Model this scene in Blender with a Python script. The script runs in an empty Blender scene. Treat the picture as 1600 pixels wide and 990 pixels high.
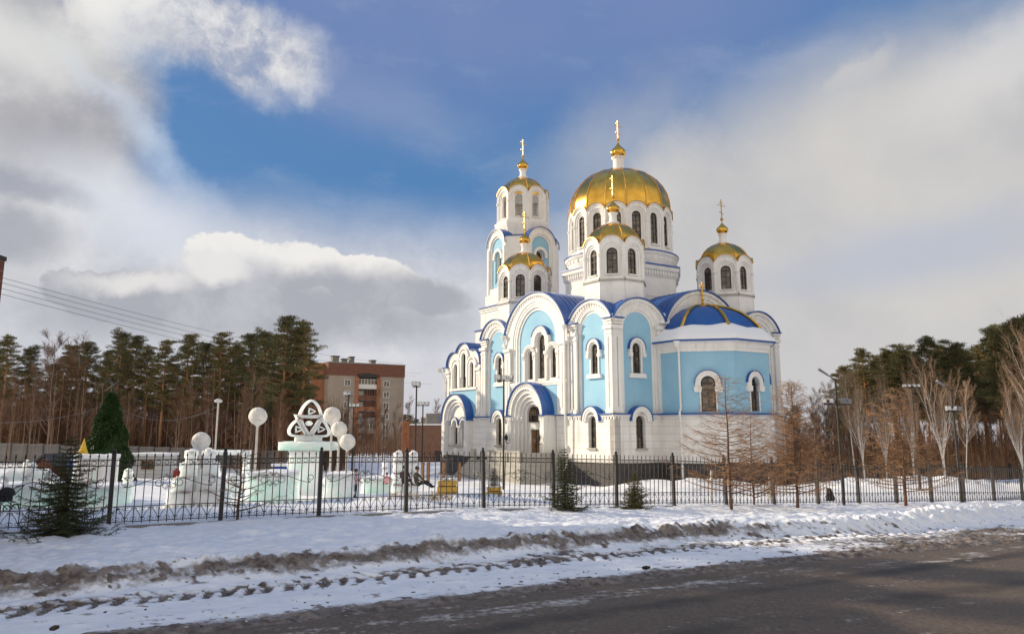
import bpy, bmesh, math, random
import numpy as np
from mathutils import Vector, Matrix
from mathutils.geometry import tessellate_polygon
R = math.radians
S = bpy.context.scene
COL = S.collection
# ------------------------------------------------------------------ camera
cam = bpy.data.objects.new('camera', bpy.data.cameras.new('camera')); COL.objects.link(cam)
cam.data.sensor_width = 36; cam.data.lens = 27.82; cam.data.shift_y = -45/1600
cam.data.clip_start = 0.1; cam.data.clip_end = 4000
cam.location = (0, 0, 2.8); cam.rotation_euler = (R(90+10.09), 0, 0)
S.camera = cam
S.view_settings.view_transform = 'Standard'; S.view_settings.look = 'None'
S.view_settings.exposure = 0.14; S.view_settings.gamma = 1; S.view_settings.use_curve_mapping = False
S.cycles.max_bounces = 6; S.cycles.diffuse_bounces = 3; S.cycles.glossy_bounces = 3; S.cycles.transparent_max_bounces = 8
# ------------------------------------------------------------------ sun
SUN_AZ = math.atan2(-0.945, 0.32); SUN_EL = R(20)            # from +Y towards +X
sd = Vector((math.sin(SUN_AZ)*math.cos(SUN_EL), math.cos(SUN_AZ)*math.cos(SUN_EL), math.sin(SUN_EL)))
sl = bpy.data.lights.new('sun', 'SUN'); sl.energy = 5.0; sl.angle = R(0.55); sl.color = (1.0, 0.84, 0.62)
so = bpy.data.objects.new('sun', sl); COL.objects.link(so); so.rotation_euler = sd.to_track_quat('Z', 'Y').to_euler(); so.location = sd*200
# ------------------------------------------------------------------ world: sky texture under procedural cloud layers
F = 1236.5; TT = R(10.09); ST, CT = math.sin(TT), math.cos(TT)
def azel(u, v):
    xc = (u-800)/F; yc = (450-v)/F
    x, y, z = xc, CT-yc*ST, ST+yc*CT
    n = math.sqrt(x*x+y*y+z*z)
    return math.atan2(x, y), math.asin(z/n)
W = bpy.data.worlds.new('World'); S.world = W; W.use_nodes = True
nt = W.node_tree; N = nt.nodes; L = nt.links
for n_ in list(N): N.remove(n_)
def nd(t, **k):
    n = N.new(t)
    for a, b in k.items(): setattr(n, a, b)
    return n
def mth(op, a, b=None, c=None, clamp=False):
    n = nd('ShaderNodeMath', operation=op); n.use_clamp = clamp
    for i, x in enumerate((a, b, c)):
        if x is None: continue
        if isinstance(x, (int, float)): n.inputs[i].default_value = x
        else: L.new(x, n.inputs[i])
    return n.outputs[0]
def mixc(fac, a, b):
    n = nd('ShaderNodeMix', data_type='RGBA')
    for s, x in ((0, fac), (6, a), (7, b)):
        if isinstance(x, (int, float)): n.inputs[s].default_value = x
        elif isinstance(x, tuple): n.inputs[s].default_value = (*x, 1)
        else: L.new(x, n.inputs[s])
    return n.outputs[2]
def lin(r, g, b):
    return tuple(((c/255+.055)/1.055)**2.4 if c > 10 else c/255/12.92 for c in (r, g, b))
sky = nd('ShaderNodeTexSky', sky_type='NISHITA'); sky.sun_disc = False
sky.sun_elevation = SUN_EL; sky.sun_rotation = SUN_AZ; sky.air_density = 1.0; sky.dust_density = 0.6; sky.ozone_density = 2.0
tc = nd('ShaderNodeTexCoord'); sep = nd('ShaderNodeSeparateXYZ'); L.new(tc.outputs['Generated'], sep.inputs[0])
az = mth('ARCTAN2', sep.outputs[0], sep.outputs[1]); el = mth('ARCSINE', sep.outputs[2])
cmb = nd('ShaderNodeCombineXYZ'); L.new(az, cmb.inputs[0]); L.new(el, cmb.inputs[1]); P0 = cmb.outputs[0]
def noise(vec, scale, detail=6, rough=0.55, out='Fac', off=(0, 0, 0), sc=(1, 1, 1), dist=0.0):
    mp = nd('ShaderNodeMapping'); mp.inputs['Location'].default_value = off; mp.inputs['Scale'].default_value = sc
    L.new(vec, mp.inputs[0])
    n = nd('ShaderNodeTexNoise'); n.inputs['Scale'].default_value = scale; n.inputs['Detail'].default_value = detail
    n.inputs['Roughness'].default_value = rough; n.inputs['Distortion'].default_value = dist
    L.new(mp.outputs[0], n.inputs['Vector']); return n.outputs[out]
def warp(vec, scale, amp, off=(0, 0, 0), detail=5, rough=.6):
    c = noise(vec, scale, detail, rough, 'Color', off)
    a = nd('ShaderNodeVectorMath', operation='SUBTRACT'); L.new(c, a.inputs[0]); a.inputs[1].default_value = (.5, .5, .5)
    b = nd('ShaderNodeVectorMath', operation='SCALE'); L.new(a.outputs[0], b.inputs[0]); b.inputs['Scale'].default_value = amp
    d = nd('ShaderNodeVectorMath', operation='ADD'); L.new(vec, d.inputs[0]); L.new(b.outputs[0], d.inputs[1])
    return d.outputs[0]
PA = warp(P0, 6, .10, (3, 1, 7), 9, .64)      # billowy
PB = warp(P0, 3.5, .08, (9, 4, 2), 6, .58)    # soft
PC = warp(P0, 13, .055, (1, 8, 5), 9, .62)    # crisp edges
def blob(vec, u, v, ru, rv, rot=0, inner=.5, outer=1.0):
    a, e = azel(u, v)
    mp = nd('ShaderNodeMapping', vector_type='TEXTURE')
    mp.inputs['Location'].default_value = (a, e, 0); mp.inputs['Rotation'].default_value = (0, 0, R(rot))
    mp.inputs['Scale'].default_value = (ru/F, rv/F, 1); L.new(vec, mp.inputs[0])
    ln = nd('ShaderNodeVectorMath', operation='LENGTH'); L.new(mp.outputs[0], ln.inputs[0])
    mr = nd('ShaderNodeMapRange', interpolation_type='SMOOTHSTEP'); L.new(ln.outputs['Value'], mr.inputs[0])
    mr.inputs[1].default_value = inner; mr.inputs[2].default_value = outer; mr.inputs[3].default_value = 1; mr.inputs[4].default_value = 0
    return mr.outputs[0]
def ramp(x, a, b, lo=0.0, hi=1.0):
    mr = nd('ShaderNodeMapRange', interpolation_type='SMOOTHSTEP'); L.new(x, mr.inputs[0])
    for i, q in enumerate((a, b, lo, hi)): mr.inputs[i+1].default_value = q
    return mr.outputs[0]
def K(r, g, b, k=9.3): return tuple(c*k for c in lin(r, g, b))
mx = lambda a, b: mth('MAXIMUM', a, b); ml = lambda a, b: mth('MULTIPLY', a, b)
skc = nd('ShaderNodeHueSaturation'); skc.inputs['Saturation'].default_value = 1.0; skc.inputs['Value'].default_value = .8; L.new(sky.outputs[0], skc.inputs['Color'])
base = mixc(.75, skc.outputs[0], K(78, 130, 187))
n1 = noise(PB, 4.5, 8, .62, off=(2, 2, 0)); n2 = noise(P0, 9, 9, .64, off=(5, 3, 1), sc=(1, 1.5, 1)); n3 = noise(P0, 3, 6, .55, off=(7, 1, 3)); n4 = noise(PA, 7, 10, .66, off=(1, 6, 2)); n5 = noise(PB, 14, 8, .6, off=(4, 4, 4), sc=(.5, 1.4, 1))
# thin high veil: violet grey at the top, wisps in the blue
veil = mx(blob(PB, 830, -10, 640, 230, -4, .2, 1.15), blob(PB, 560, 60, 300, 190, 0, .2, 1.1))
c = mixc(ml(veil, ramp(n3, .2, .7, .55, .95)), base, K(122, 138, 184))
c = mixc(ml(blob(PB, 620, 180, 230, 70, -12, .0, 1.1), .40), c, K(150, 163, 195))
c = mixc(ml(ramp(n5, .5, .78), .22), c, K(176, 188, 208))
elw = nd('ShaderNodeSeparateXYZ'); L.new(PB, elw.inputs[0])
e0 = azel(800, 455)[1]; e1 = azel(800, 290)[1]
lowm = ramp(elw.outputs[1], e0, e1, 1, 0)
lowcol = mixc(ramp(n4, .36, .66), K(196, 199, 208), K(222, 222, 226))
c = mixc(lowm, c, lowcol)
# right bank of cloud with a slanting, ragged upper edge
rb = mx(blob(PB, 1400, 430, 560, 340, 14, .66, 1.15), blob(PB, 1580, 250, 470, 200, 20, .45, 1.1))
rb = mx(rb, blob(PA, 1080, 340, 270, 190, 30, .35, 1.15)); rb = mx(rb, ml(blob(PA, 1340, 130, 130, 55, 14, .3, 1.1), .85))
rb = mx(rb, ml(blob(PA, 960, 230, 220, 110, 25, .0, 1.15), .5))
rbcol = mixc(ramp(n3, .3, .7), K(183, 184, 189), K(207, 204, 201))
rbcol = mixc(ml(ramp(n4, .4, .75), .35), rbcol, K(214, 212, 210))
rbcol = mixc(ml(blob(PB, 1430, 400, 330, 75, 6, .1, 1), .7), rbcol, K(180, 187, 204))
c = mixc(rb, c, rbcol)
c = mixc(ml(blob(PA, 1575, 100, 190, 70, 22, .2, 1.05), .7), c, K(218, 216, 215))
# left bank: pale top, grey belly
lb = mx(blob(PA, 10, 170, 200, 250, 0, .65, 1.05), blob(PA, 110, 270, 130, 95, -20, .5, 1.1))
lbcol = mixc(ramp(n1, .34, .58), K(168, 169, 176), K(222, 221, 220))
lbcol = mixc(ml(blob(PB, 60, 70, 140, 70, 0, .2, 1.1), .8), lbcol, K(222, 222, 220))
lbcol = mixc(ml(blob(PA, 80, 225, 150, 80, -15, .2, 1.1), .85), lbcol, K(164, 164, 170))
lbcol = mixc(ml(ramp(n4, .5, .72), .4), lbcol, K(224, 224, 224))
c = mixc(lb, c, lbcol)
# broken white cumulus, upper left
tl = mx(blob(PA, 300, 40, 230, 75, -6, .5, 1.1), mx(blob(PA, 440, 95, 85, 62, -20, .35, 1.1), blob(PA, 350, 95, 120, 45, -28, .3, 1.1)))
tl = ml(tl, ramp(n4, .30, .50, .35, 1))
tlcol = mixc(ramp(n4, .40, .60), K(176, 181, 196), K(238, 236, 232))
tlcol = mixc(ml(blob(PB, 250, 60, 90, 45, 0, .1, 1.1), .5), tlcol, K(178, 182, 194))
c = mixc(ml(tl, .92), c, tlcol)
# streak running down to the right
c = mixc(ml(ml(blob(PA, 235, 218, 190, 30, -38, .0, 1.15), .7), ramp(n4, .25, .6, .45, 1)), c, K(200, 213, 230))
c = mixc(ml(blob(PB, 210, 335, 200, 80, -22, .1, 1.15), .85), c, K(218, 222, 231))
c = mixc(ml(mx(blob(PA, 40, 290, 120, 30, -8, .2, 1.1), blob(PA, 20, 360, 90, 55, 0, .3, 1.1)), .75), c, K(156, 160, 174))
# low cumulus with bright crest
cu = mx(blob(PC, 360, 412, 72, 48, 0, .90, 1.0), mx(blob(PC, 465, 418, 95, 42, 0, .90, 1.0), blob(PC, 575, 436, 95, 42, -4, .90, 1.0)))
cu = mx(cu, mx(blob(PC, 215, 458, 130, 38, 0, .90, 1.0), blob(PC, 650, 462, 110, 38, -8, .6, 1.08)))
cu = mx(cu, blob(PB, 400, 500, 400, 62, 0, .4, 1.15))
elc = nd('ShaderNodeSeparateXYZ'); L.new(PC, elc.inputs[0])
crest = ramp(elc.outputs[1], azel(450, 440)[1], azel(450, 392)[1])
crest = mx(crest, ml(blob(PC, 340, 412, 70, 40, 0, .5, 1.1), .9))
crest = mx(crest, ml(blob(PC, 225, 436, 120, 20, 4, .2, 1.2), .75))
cucol = mixc(crest, K(170, 172, 181), K(240, 237, 233))
cucol = mixc(ml(ramp(n4, .45, .68), .4), cucol, K(214, 215, 219))
c = mixc(ml(cu, .96), c, cucol)
# horizon greys
eh = nd('ShaderNodeSeparateXYZ'); L.new(P0, eh.inputs[0])
c = mixc(ramp(eh.outputs[1], azel(800, 640)[1], azel(800, 500)[1], .55, 0), c, K(196, 196, 202))
c = mixc(ramp(eh.outputs[1], 0.66, 1.0, 0, .85), c, K(150, 172, 212))
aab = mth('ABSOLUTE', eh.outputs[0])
fill_cloud = mixc(ramp(n3, .3, .7), K(236, 226, 212, 8.0), K(255, 244, 226, 10.5))    # bright warm cloud added out of view, behind the camera, as fill light
c = mixc(mth('MULTIPLY', ramp(aab, 1.1, 1.9), ramp(eh.outputs[1], .6, 1.1, 1, .1)), c, fill_cloud)
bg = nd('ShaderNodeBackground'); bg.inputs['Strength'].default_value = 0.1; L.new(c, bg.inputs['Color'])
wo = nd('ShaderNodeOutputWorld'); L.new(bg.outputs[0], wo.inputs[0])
# ------------------------------------------------------------------ materials
MATS = {}
def mat(name, col, rough=.8, metal=0, col2=None, nscale=3, bump=0, bscale=20, spec=.3, coord='Object', detail=5, extra=None, n0=.35, n1_=.65):
    m = bpy.data.materials.new(name); m.use_nodes = True; t = m.node_tree; p = t.nodes['Principled BSDF']
    p.inputs['Base Color'].default_value = (*col, 1); p.inputs['Roughness'].default_value = rough
    p.inputs['Metallic'].default_value = metal; p.inputs['Specular IOR Level'].default_value = spec
    tcn = t.nodes.new('ShaderNodeTexCoord')
    if col2 is not None:
        n = t.nodes.new('ShaderNodeTexNoise'); n.inputs['Scale'].default_value = nscale; n.inputs['Detail'].default_value = detail
        t.links.new(tcn.outputs[coord], n.inputs['Vector'])
        mr = t.nodes.new('ShaderNodeMapRange'); mr.inputs[1].default_value = n0; mr.inputs[2].default_value = n1_; t.links.new(n.outputs['Fac'], mr.inputs[0])
        mi = t.nodes.new('ShaderNodeMix'); mi.data_type = 'RGBA'; mi.inputs[6].default_value = (*col, 1); mi.inputs[7].default_value = (*col2, 1)
        t.links.new(mr.outputs[0], mi.inputs[0]); t.links.new(mi.outputs[2], p.inputs['Base Color'])
    if bump:
        n = t.nodes.new('ShaderNodeTexNoise'); n.inputs['Scale'].default_value = bscale; n.inputs['Detail'].default_value = 6
        t.links.new(tcn.outputs[coord], n.inputs['Vector'])
        b = t.nodes.new('ShaderNodeBump'); b.inputs['Strength'].default_value = bump; b.inputs['Distance'].default_value = .05
        t.links.new(n.outputs['Fac'], b.inputs['Height']); t.links.new(b.outputs[0], p.inputs['Normal'])
    if extra: extra(t, p, tcn)
    MATS[name] = m; return m
def courses(step, gap, dark, axis='Z', offset=0.0):
    """horizontal joints in plaster or brick: a thin recessed line every step metres"""
    def f(t, p, tcn):
        s = t.nodes.new('ShaderNodeSeparateXYZ'); t.links.new(tcn.outputs['Object'], s.inputs[0])
        a = t.nodes.new('ShaderNodeMath'); a.operation = 'ADD'; a.inputs[1].default_value = offset; t.links.new(s.outputs[axis], a.inputs[0])
        m1 = t.nodes.new('ShaderNodeMath'); m1.operation = 'MODULO'; m1.inputs[1].default_value = step; t.links.new(a.outputs[0], m1.inputs[0])
        m2 = t.nodes.new('ShaderNodeMath'); m2.operation = 'LESS_THAN'; m2.inputs[1].default_value = gap; t.links.new(m1.outputs[0], m2.inputs[0])
        src = p.inputs['Base Color'].links[0].from_socket if p.inputs['Base Color'].is_linked else None
        mi = t.nodes.new('ShaderNodeMix'); mi.data_type = 'RGBA'; mi.inputs[7].default_value = (*dark, 1)
        if src: t.links.new(src, mi.inputs[6])
        else: mi.inputs[6].default_value = p.inputs['Base Color'].default_value
        t.links.new(m2.outputs[0], mi.inputs[0]); t.links.new(mi.outputs[2], p.inputs['Base Color'])
    return f
M = MATS
def streaks(amt=.5, dark=(.52, .49, .45)):
    """rain streaks and soiled patches that run down a wall"""
    def f(t, p, tcn):
        mp = t.nodes.new('ShaderNodeMapping'); mp.inputs['Scale'].default_value = (1.6, 1.6, .16); t.links.new(tcn.outputs['Object'], mp.inputs[0])
        n = t.nodes.new('ShaderNodeTexNoise'); n.inputs['Scale'].default_value = 1.3; n.inputs['Detail'].default_value = 8; n.inputs['Roughness'].default_value = .7; t.links.new(mp.outputs[0], n.inputs['Vector'])
        mr = t.nodes.new('ShaderNodeMapRange'); mr.inputs[1].default_value = .52; mr.inputs[2].default_value = .76; mr.inputs[4].default_value = amt; t.links.new(n.outputs['Fac'], mr.inputs[0])
        src = p.inputs['Base Color'].links[0].from_socket; mi = t.nodes.new('ShaderNodeMix'); mi.data_type = 'RGBA'; mi.inputs[7].default_value = (*dark, 1)
        t.links.new(src, mi.inputs[6]); t.links.new(mr.outputs[0], mi.inputs[0]); t.links.new(mi.outputs[2], p.inputs['Base Color'])
    return f
def both(*fs):
    def f(t, p, tcn):
        for g in fs: g(t, p, tcn)
    return f
mat('white_plaster', (.81, .80, .78), .85, col2=(.75, .74, .715), nscale=.9, bump=.15, bscale=14, extra=streaks(.65, (.47, .44, .40)))
mat('rusticated_plaster', (.80, .79, .77), .85, col2=(.70, .68, .65), nscale=.7, bump=.2, bscale=10, extra=both(streaks(.75, (.42, .385, .345)), courses(.62, .035, (.52, .50, .48), offset=10)))
mat('blue_plaster', (.26, .49, .66), .85, col2=(.31, .535, .685), nscale=.5, bump=.12, bscale=14, extra=streaks(.35, (.30, .42, .50)))
mat('blue_roof', (.012, .075, .30), .38, col2=(.02, .10, .36), nscale=.8, spec=.5)
mat('gold', (.80, .48, .09), .2, 1, col2=(.60, .34, .06), nscale=1.1, bump=.12, bscale=2.2)
mat('gold_dark', (.55, .33, .10), .4, 1)
mat('granite', (.035, .035, .038), .5, col2=(.07, .065, .065), nscale=4)
mat('light_stone', (.42, .40, .36), .8, col2=(.34, .33, .30), nscale=2, bump=.2, bscale=20, extra=courses(.6, .03, (.2, .19, .17), offset=10))
mat('glass', (.022, .020, .018), .08, col2=(.17, .13, .09), nscale=1.7, spec=.9, bump=.12, bscale=4, n0=.45, n1_=.6)
mat('dark_frame', (.05, .04, .035), .5)
mat('light_frame', (.62, .60, .56), .6)
mat('wood_door', (.22, .12, .05), .5, col2=(.14, .07, .03), nscale=6)
mat('snow', (.83, .84, .87), .65, col2=(.78, .80, .85), nscale=.6, bump=.45, bscale=5, spec=.25)
mat('roof_snow', (.84, .85, .88), .7, bump=.2, bscale=4)
mat('iron', (.022, .018, .018), .5, spec=.4)
mat('rust_iron', (.045, .028, .022), .6, col2=(.09, .045, .03), nscale=3)
mat('lamp_metal', (.03, .027, .025), .5)
mat('lamp_grey', (.22, .22, .23), .45, .3)
mat('lamp_glass', (.62, .62, .60), .25)
mat('globe', (.88, .85, .79), .7, col2=(.70, .67, .61), nscale=5, bump=.9, bscale=8)
mat('pale_pole', (.62, .60, .56), .6)
def icy(t, p, tcn):
    p.inputs['IOR'].default_value = 1.31; p.inputs['Subsurface Weight'].default_value = 1.0; p.inputs['Subsurface Radius'].default_value = (.8, 1.0, .95); p.inputs['Subsurface Scale'].default_value = .8
mat('ice', (.76, .89, .86), .18, col2=(.95, .97, .96), nscale=3, bump=.7, bscale=6, spec=.5, extra=icy)
mat('ice_green', (.66, .90, .81), .2, col2=(.84, .94, .90), nscale=1.8, bump=.25, bscale=4, spec=.5, extra=icy)
mat('brick_red', (.19, .075, .045), .9, col2=(.13, .05, .03), nscale=3, extra=courses(.28, .03, (.2, .15, .12), offset=10))
mat('annex_brick', (.25, .14, .09), .9, col2=(.19, .10, .065), nscale=2, extra=courses(.28, .03, (.2, .15, .12), offset=10))
mat('brick_orange', (.36, .16, .08), .9, col2=(.28, .11, .06), nscale=3)
mat('panel_beige', (.33, .27, .215), .9, col2=(.28, .23, .185), nscale=.4)
mat('kiosk_white', (.55, .55, .53), .7, extra=courses(.3, .03, (.3, .3, .3), offset=10))
mat('concrete', (.25, .235, .225), .9, col2=(.19, .18, .17), nscale=1.5)
mat('wood', (.32, .17, .08), .8, col2=(.22, .11, .05), nscale=5)
mat('yellow_wood', (.58, .36, .06), .7, col2=(.40, .24, .05), nscale=3)
mat('red_paint', (.35, .05, .03), .6)
mat('blue_paint', (.02, .08, .35), .6)
mat('yellow_cloth', (.65, .42, .05), .8)
mat('shingle', (.10, .09, .09), .8)
mat('dry_grass', (.42, .30, .14), .9)
def barkgrad(name, lowc, highc, a, b):
    def f(t, p, tcn):
        s = t.nodes.new('ShaderNodeSeparateXYZ'); t.links.new(tcn.outputs['Object'], s.inputs[0])
        n = t.nodes.new('ShaderNodeTexNoise'); n.inputs['Scale'].default_value = 2.5; n.inputs['Detail'].default_value = 5; t.links.new(tcn.outputs['Object'], n.inputs['Vector'])
        ad = t.nodes.new('ShaderNodeMath'); ad.operation = 'MULTIPLY_ADD'; ad.inputs[1].default_value = 3; t.links.new(n.outputs['Fac'], ad.inputs[0]); t.links.new(s.outputs['Z'], ad.inputs[2])
        mr = t.nodes.new('ShaderNodeMapRange'); mr.inputs[1].default_value = a+1.5; mr.inputs[2].default_value = b+1.5; t.links.new(ad.outputs[0], mr.inputs[0])
        mi = t.nodes.new('ShaderNodeMix'); mi.data_type = 'RGBA'; mi.inputs[6].default_value = (*lowc, 1); mi.inputs[7].default_value = (*highc, 1)
        t.links.new(mr.outputs[0], mi.inputs[0]); t.links.new(mi.outputs[2], p.inputs['Base Color'])
    mat(name, lowc, .9, extra=f)
barkgrad('pine_bark', (.15, .10, .07), (.40, .20, .09), 2, 6)
mat('needles', (.055, .062, .026), .7, col2=(.13, .12, .045), nscale=.8)
mat('needles_warm', (.08, .078, .028), .7, col2=(.17, .14, .05), nscale=.7)
mat('spruce_needles', (.028, .05, .022), .7, col2=(.06, .075, .03), nscale=3)
mat('spruce_pale', (.075, .085, .03), .7, col2=(.12, .11, .04), nscale=3)
mat('garland_green', (.018, .05, .014), .6, col2=(.05, .09, .02), nscale=5)
mat('birch_bark', (.72, .67, .60), .8, col2=(.34, .28, .24), nscale=2.2, n0=.56, n1_=.68)
mat('twig_grey', (.24, .17, .125), .9)
mat('twig_brown', (.17, .09, .055), .9, col2=(.12, .065, .04), nscale=.5)
mat('twig_rust', (.36, .21, .11), .9, col2=(.27, .155, .085), nscale=.8)
mat('birch_twig', (.36, .245, .165), .9)
mat('larch_bark', (.15, .08, .045), .9, col2=(.10, .055, .035), nscale=4, bump=.4, bscale=30)
mat('skin', (.5, .32, .25), .6); mat('pink_cloth', (.62, .28, .32), .85); mat('black_cloth', (.02, .02, .025), .85)
mat('dark_red_cloth', (.12, .045, .07), .85); mat('olive_cloth', (.09, .08, .05), .85); mat('hair', (.04, .022, .015), .7)
# ------------------------------------------------------------------ object helpers
def tag(o, label=None, cat=None, group=None, kind=None):
    if label: o['label'] = label
    if cat: o['category'] = cat
    if group: o['group'] = group
    if kind: o['kind'] = kind
    return o
def link(name, me, parent=None, loc=None):
    o = bpy.data.objects.new(name, me); COL.objects.link(o)
    if parent is not None: o.parent = parent
    if loc is not None: o.location = loc
    return o
def empty(name, loc=(0, 0, 0), rz=0):
    o = link(name, None, None, loc); o.rotation_euler = (0, 0, rz); return o
def kids(o): return [c for c in bpy.data.objects if c.parent is o]
KID = {}
def copy_tree(o, parent=None, tree=None):
    tree = tree if tree is not None else cache_tree(o)
    root, chs = tree
    c = root.copy(); COL.objects.link(c)
    if parent is not None: c.parent = parent
    for ch in chs: copy_tree(None, c, ch)
    return c
def cache_tree(o): return (o, [cache_tree(c) for c in kids(o)])
class MB:
    def __init__(s, T=None): s.v = []; s.f = []; s.m = []; s.mats = []; s.T = T
    def mi(s, m):
        if m not in s.mats: s.mats.append(m)
        return s.mats.index(m)
    def pt(s, p):
        s.v.append(tuple(s.T(*p)) if s.T else tuple(p)); return len(s.v)-1
    def face(s, ids, m=0): s.f.append(tuple(ids)); s.m.append(m)
    def poly(s, pts, m): s.face([s.pt(p) for p in pts], s.mi(m))
    def box(s, x0, x1, y0, y1, z0, z1, m):
        k = s.mi(m); i = [s.pt(p) for p in ((x0,y0,z0),(x1,y0,z0),(x1,y1,z0),(x0,y1,z0),(x0,y0,z1),(x1,y0,z1),(x1,y1,z1),(x0,y1,z1))]
        for q in ((0,3,2,1),(4,5,6,7),(0,1,5,4),(1,2,6,5),(2,3,7,6),(3,0,4,7)): s.face([i[a] for a in q], k)
    def plate(s, outer, holes, d0, d1, m, back=True, sidem=None):
        """2-D outline (x,z) with holes, thickness d0..d1 along the middle axis (outward positive = d1 front)"""
        k = s.mi(m); ks = s.mi(sidem) if sidem else k
        loops = [outer]+list(holes)
        tri = tessellate_polygon([[Vector((p[0], p[1], 0)) for p in lp] for lp in loops])
        flat = [p for lp in loops for p in lp]
        fr = [s.pt((p[0], d1, p[1])) for p in flat]; bk = [s.pt((p[0], d0, p[1])) for p in flat]
        for t in tri:
            s.face([fr[i] for i in t], k)
            if back: s.face([bk[i] for i in reversed(t)], k)
        o = 0
        for li, lp in enumerate(loops):
            n = len(lp)
            for i in range(n):
                a, b = o+i, o+(i+1) % n
                s.face((fr[a], fr[b], bk[b], bk[a]), ks)
            o += n
    def tube(s, pts, rad, m, n=6, cap=True):
        k = s.mi(m); pts = [Vector(p) for p in pts]
        if isinstance(rad, (int, float)): rad = [rad]*len(pts)
        rings = []; up = None
        for i, p in enumerate(pts):
            d = (pts[min(i+1, len(pts)-1)]-pts[max(i-1, 0)]).normalized()
            if up is None:
                up = Vector((0, 0, 1)) if abs(d.z) < .9 else Vector((1, 0, 0))
            x = d.cross(up).normalized(); up = x.cross(d).normalized()
            rings.append([s.pt(p+(x*math.cos(a)+up*math.sin(a))*rad[i]) for a in [2*math.pi*j/n for j in range(n)]])
        for i in range(len(pts)-1):
            for j in range(n): s.face((rings[i][j], rings[i][(j+1) % n], rings[i+1][(j+1) % n], rings[i+1][j]), k)
        if cap: s.face(rings[0][::-1], k); s.face(rings[-1], k)
    def lathe(s, prof, c, m, n=24, ang=0, shape=None):
        k = s.mi(m); rings = []
        for r, z in prof:
            rings.append([s.pt((c[0]+r*(shape(a) if shape else 1)*math.cos(a+ang), c[1]+r*(shape(a) if shape else 1)*math.sin(a+ang), c[2]+z)) for a in [2*math.pi*j/n for j in range(n)]])
        for i in range(len(prof)-1):
            for j in range(n): s.face((rings[i][j], rings[i][(j+1) % n], rings[i+1][(j+1) % n], rings[i+1][j]), k)
        s.face(rings[0][::-1], k); s.face(rings[-1], k)
    def sphere(s, c, r, m, n=12, sq=(1, 1, 1), jit=0, rnd=None):
        k = s.mi(m); top = s.pt((c[0], c[1], c[2]+r*sq[2])); bot = s.pt((c[0], c[1], c[2]-r*sq[2])); rg = []
        h = n//2
        for i in range(1, h):
            a = math.pi*i/h
            rg.append([s.pt(tuple(c[q]+r*sq[q]*w*(1+(rnd.uniform(-jit, jit) if jit else 0)) for q, w in enumerate((math.sin(a)*math.cos(b), math.sin(a)*math.sin(b), math.cos(a))))) for b in [2*math.pi*j/n for j in range(n)]])
        for j in range(n):
            s.face((top, rg[0][j], rg[0][(j+1) % n]), k); s.face((bot, rg[-1][(j+1) % n], rg[-1][j]), k)
            for i in range(h-2): s.face((rg[i][j], rg[i+1][j], rg[i+1][(j+1) % n], rg[i][(j+1) % n]), k)
    def mesh(s, name, smooth=False, fix=True):
        me = bpy.data.meshes.new(name); me.from_pydata(s.v, [], s.f)
        for m in s.mats: me.materials.append(MATS[m])
        me.polygons.foreach_set('material_index', s.m)
        if fix:
            bm = bmesh.new(); bm.from_mesh(me); bmesh.ops.recalc_face_normals(bm, faces=bm.faces); bm.to_mesh(me); bm.free()
        if smooth:
            me.polygons.foreach_set('use_smooth', [True]*len(me.polygons))
            try: me.set_sharp_from_angle(angle=R(40))
            except Exception: pass
        me.update(); return me
    def build(s, name, parent=None, smooth=False, loc=None, fix=True):
        return link(name, s.mesh(name, smooth, fix), parent, loc)
# ------------------------------------------------------------------ ground height
P31 = R(31); FX, FY = -12.05, 24.5; EX, EY = math.cos(P31), math.sin(P31); QX, QY = EY, -EX
def sq(x, y): dx, dy = x-FX, y-FY; return dx*EX+dy*EY, dx*QX+dy*QY
def xy(s, q): return FX+s*EX+q*QX, FY+s*EY+q*QY
FS = [-30, 0, 6.4, 12.8, 16, 19.2, 22.4, 28.8, 32, 35.2, 48, 51.2, 70]; FZ = [.05, -.06, -.09, -.18, -.30, -.41, -.51, -.80, -.92, -1.04, -1.50, -1.62, -2.1]
CP = np.array([(8.5, 66.5, -1.9), (22, 66, -2.2), (30, 75, -2.5), (-7.6, 91, -2.2), (-60, 100, -.6), (-20, 110, -1.7), (45, 75, -2.6), (60, 90, -2.9), (40, 62, -2.2), (-8, 38, -.42),
    (-32, 70, -1.2), (-12, 31, -.15), (-10, 41, -.5), (-3, 50, -1.0), (-2, 63, -1.9), (-45, 60, -.7), (-40, 180, -2.8), (0, 200, -3), (100, 150, -3), (-100, 150, -.8), (-60, 60, -.3), (10, 52, -1.5), (25, 55, -1.8)])
def gz(x, y):
    x = np.asarray(x, float); y = np.asarray(y, float); s, q = sq(x, y)
    fz = np.interp(s, FS, FZ)
    w = 0; z = 0
    for a, b, c in CP:
        k = 1/((x-a)**2+(y-b)**2+9)**1.5; w = w+k; z = z+k*c
    zi = z/w
    t = np.clip(-q/14, 0, 1); t = t*t*(3-2*t)
    zf = fz*(1-t)+zi*t
    k2 = 1-.45*np.clip((q-1)/9, 0, 1)
    return np.where(q > 0, fz*k2, zf)
def gzf(x, y): return float(gz(x, y))
def hashn(ix, iy, seed):
    h = (ix.astype(np.int64)*374761393+iy.astype(np.int64)*668265263+seed*1442695041) & 0x7fffffff
    h = ((h ^ (h >> 13))*1274126177) & 0x7fffffff
    return ((h ^ (h >> 16)) & 0xffff)/65535.0
def vn(x, y, seed=0):
    ix, iy = np.floor(x), np.floor(y); fx, fy = x-ix, y-iy; fx = fx*fx*(3-2*fx); fy = fy*fy*(3-2*fy)
    a = hashn(ix, iy, seed); b = hashn(ix+1, iy, seed); c_ = hashn(ix, iy+1, seed); d = hashn(ix+1, iy+1, seed)
    return (a*(1-fx)+b*fx)*(1-fy)+(c_*(1-fx)+d*fx)*fy
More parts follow.
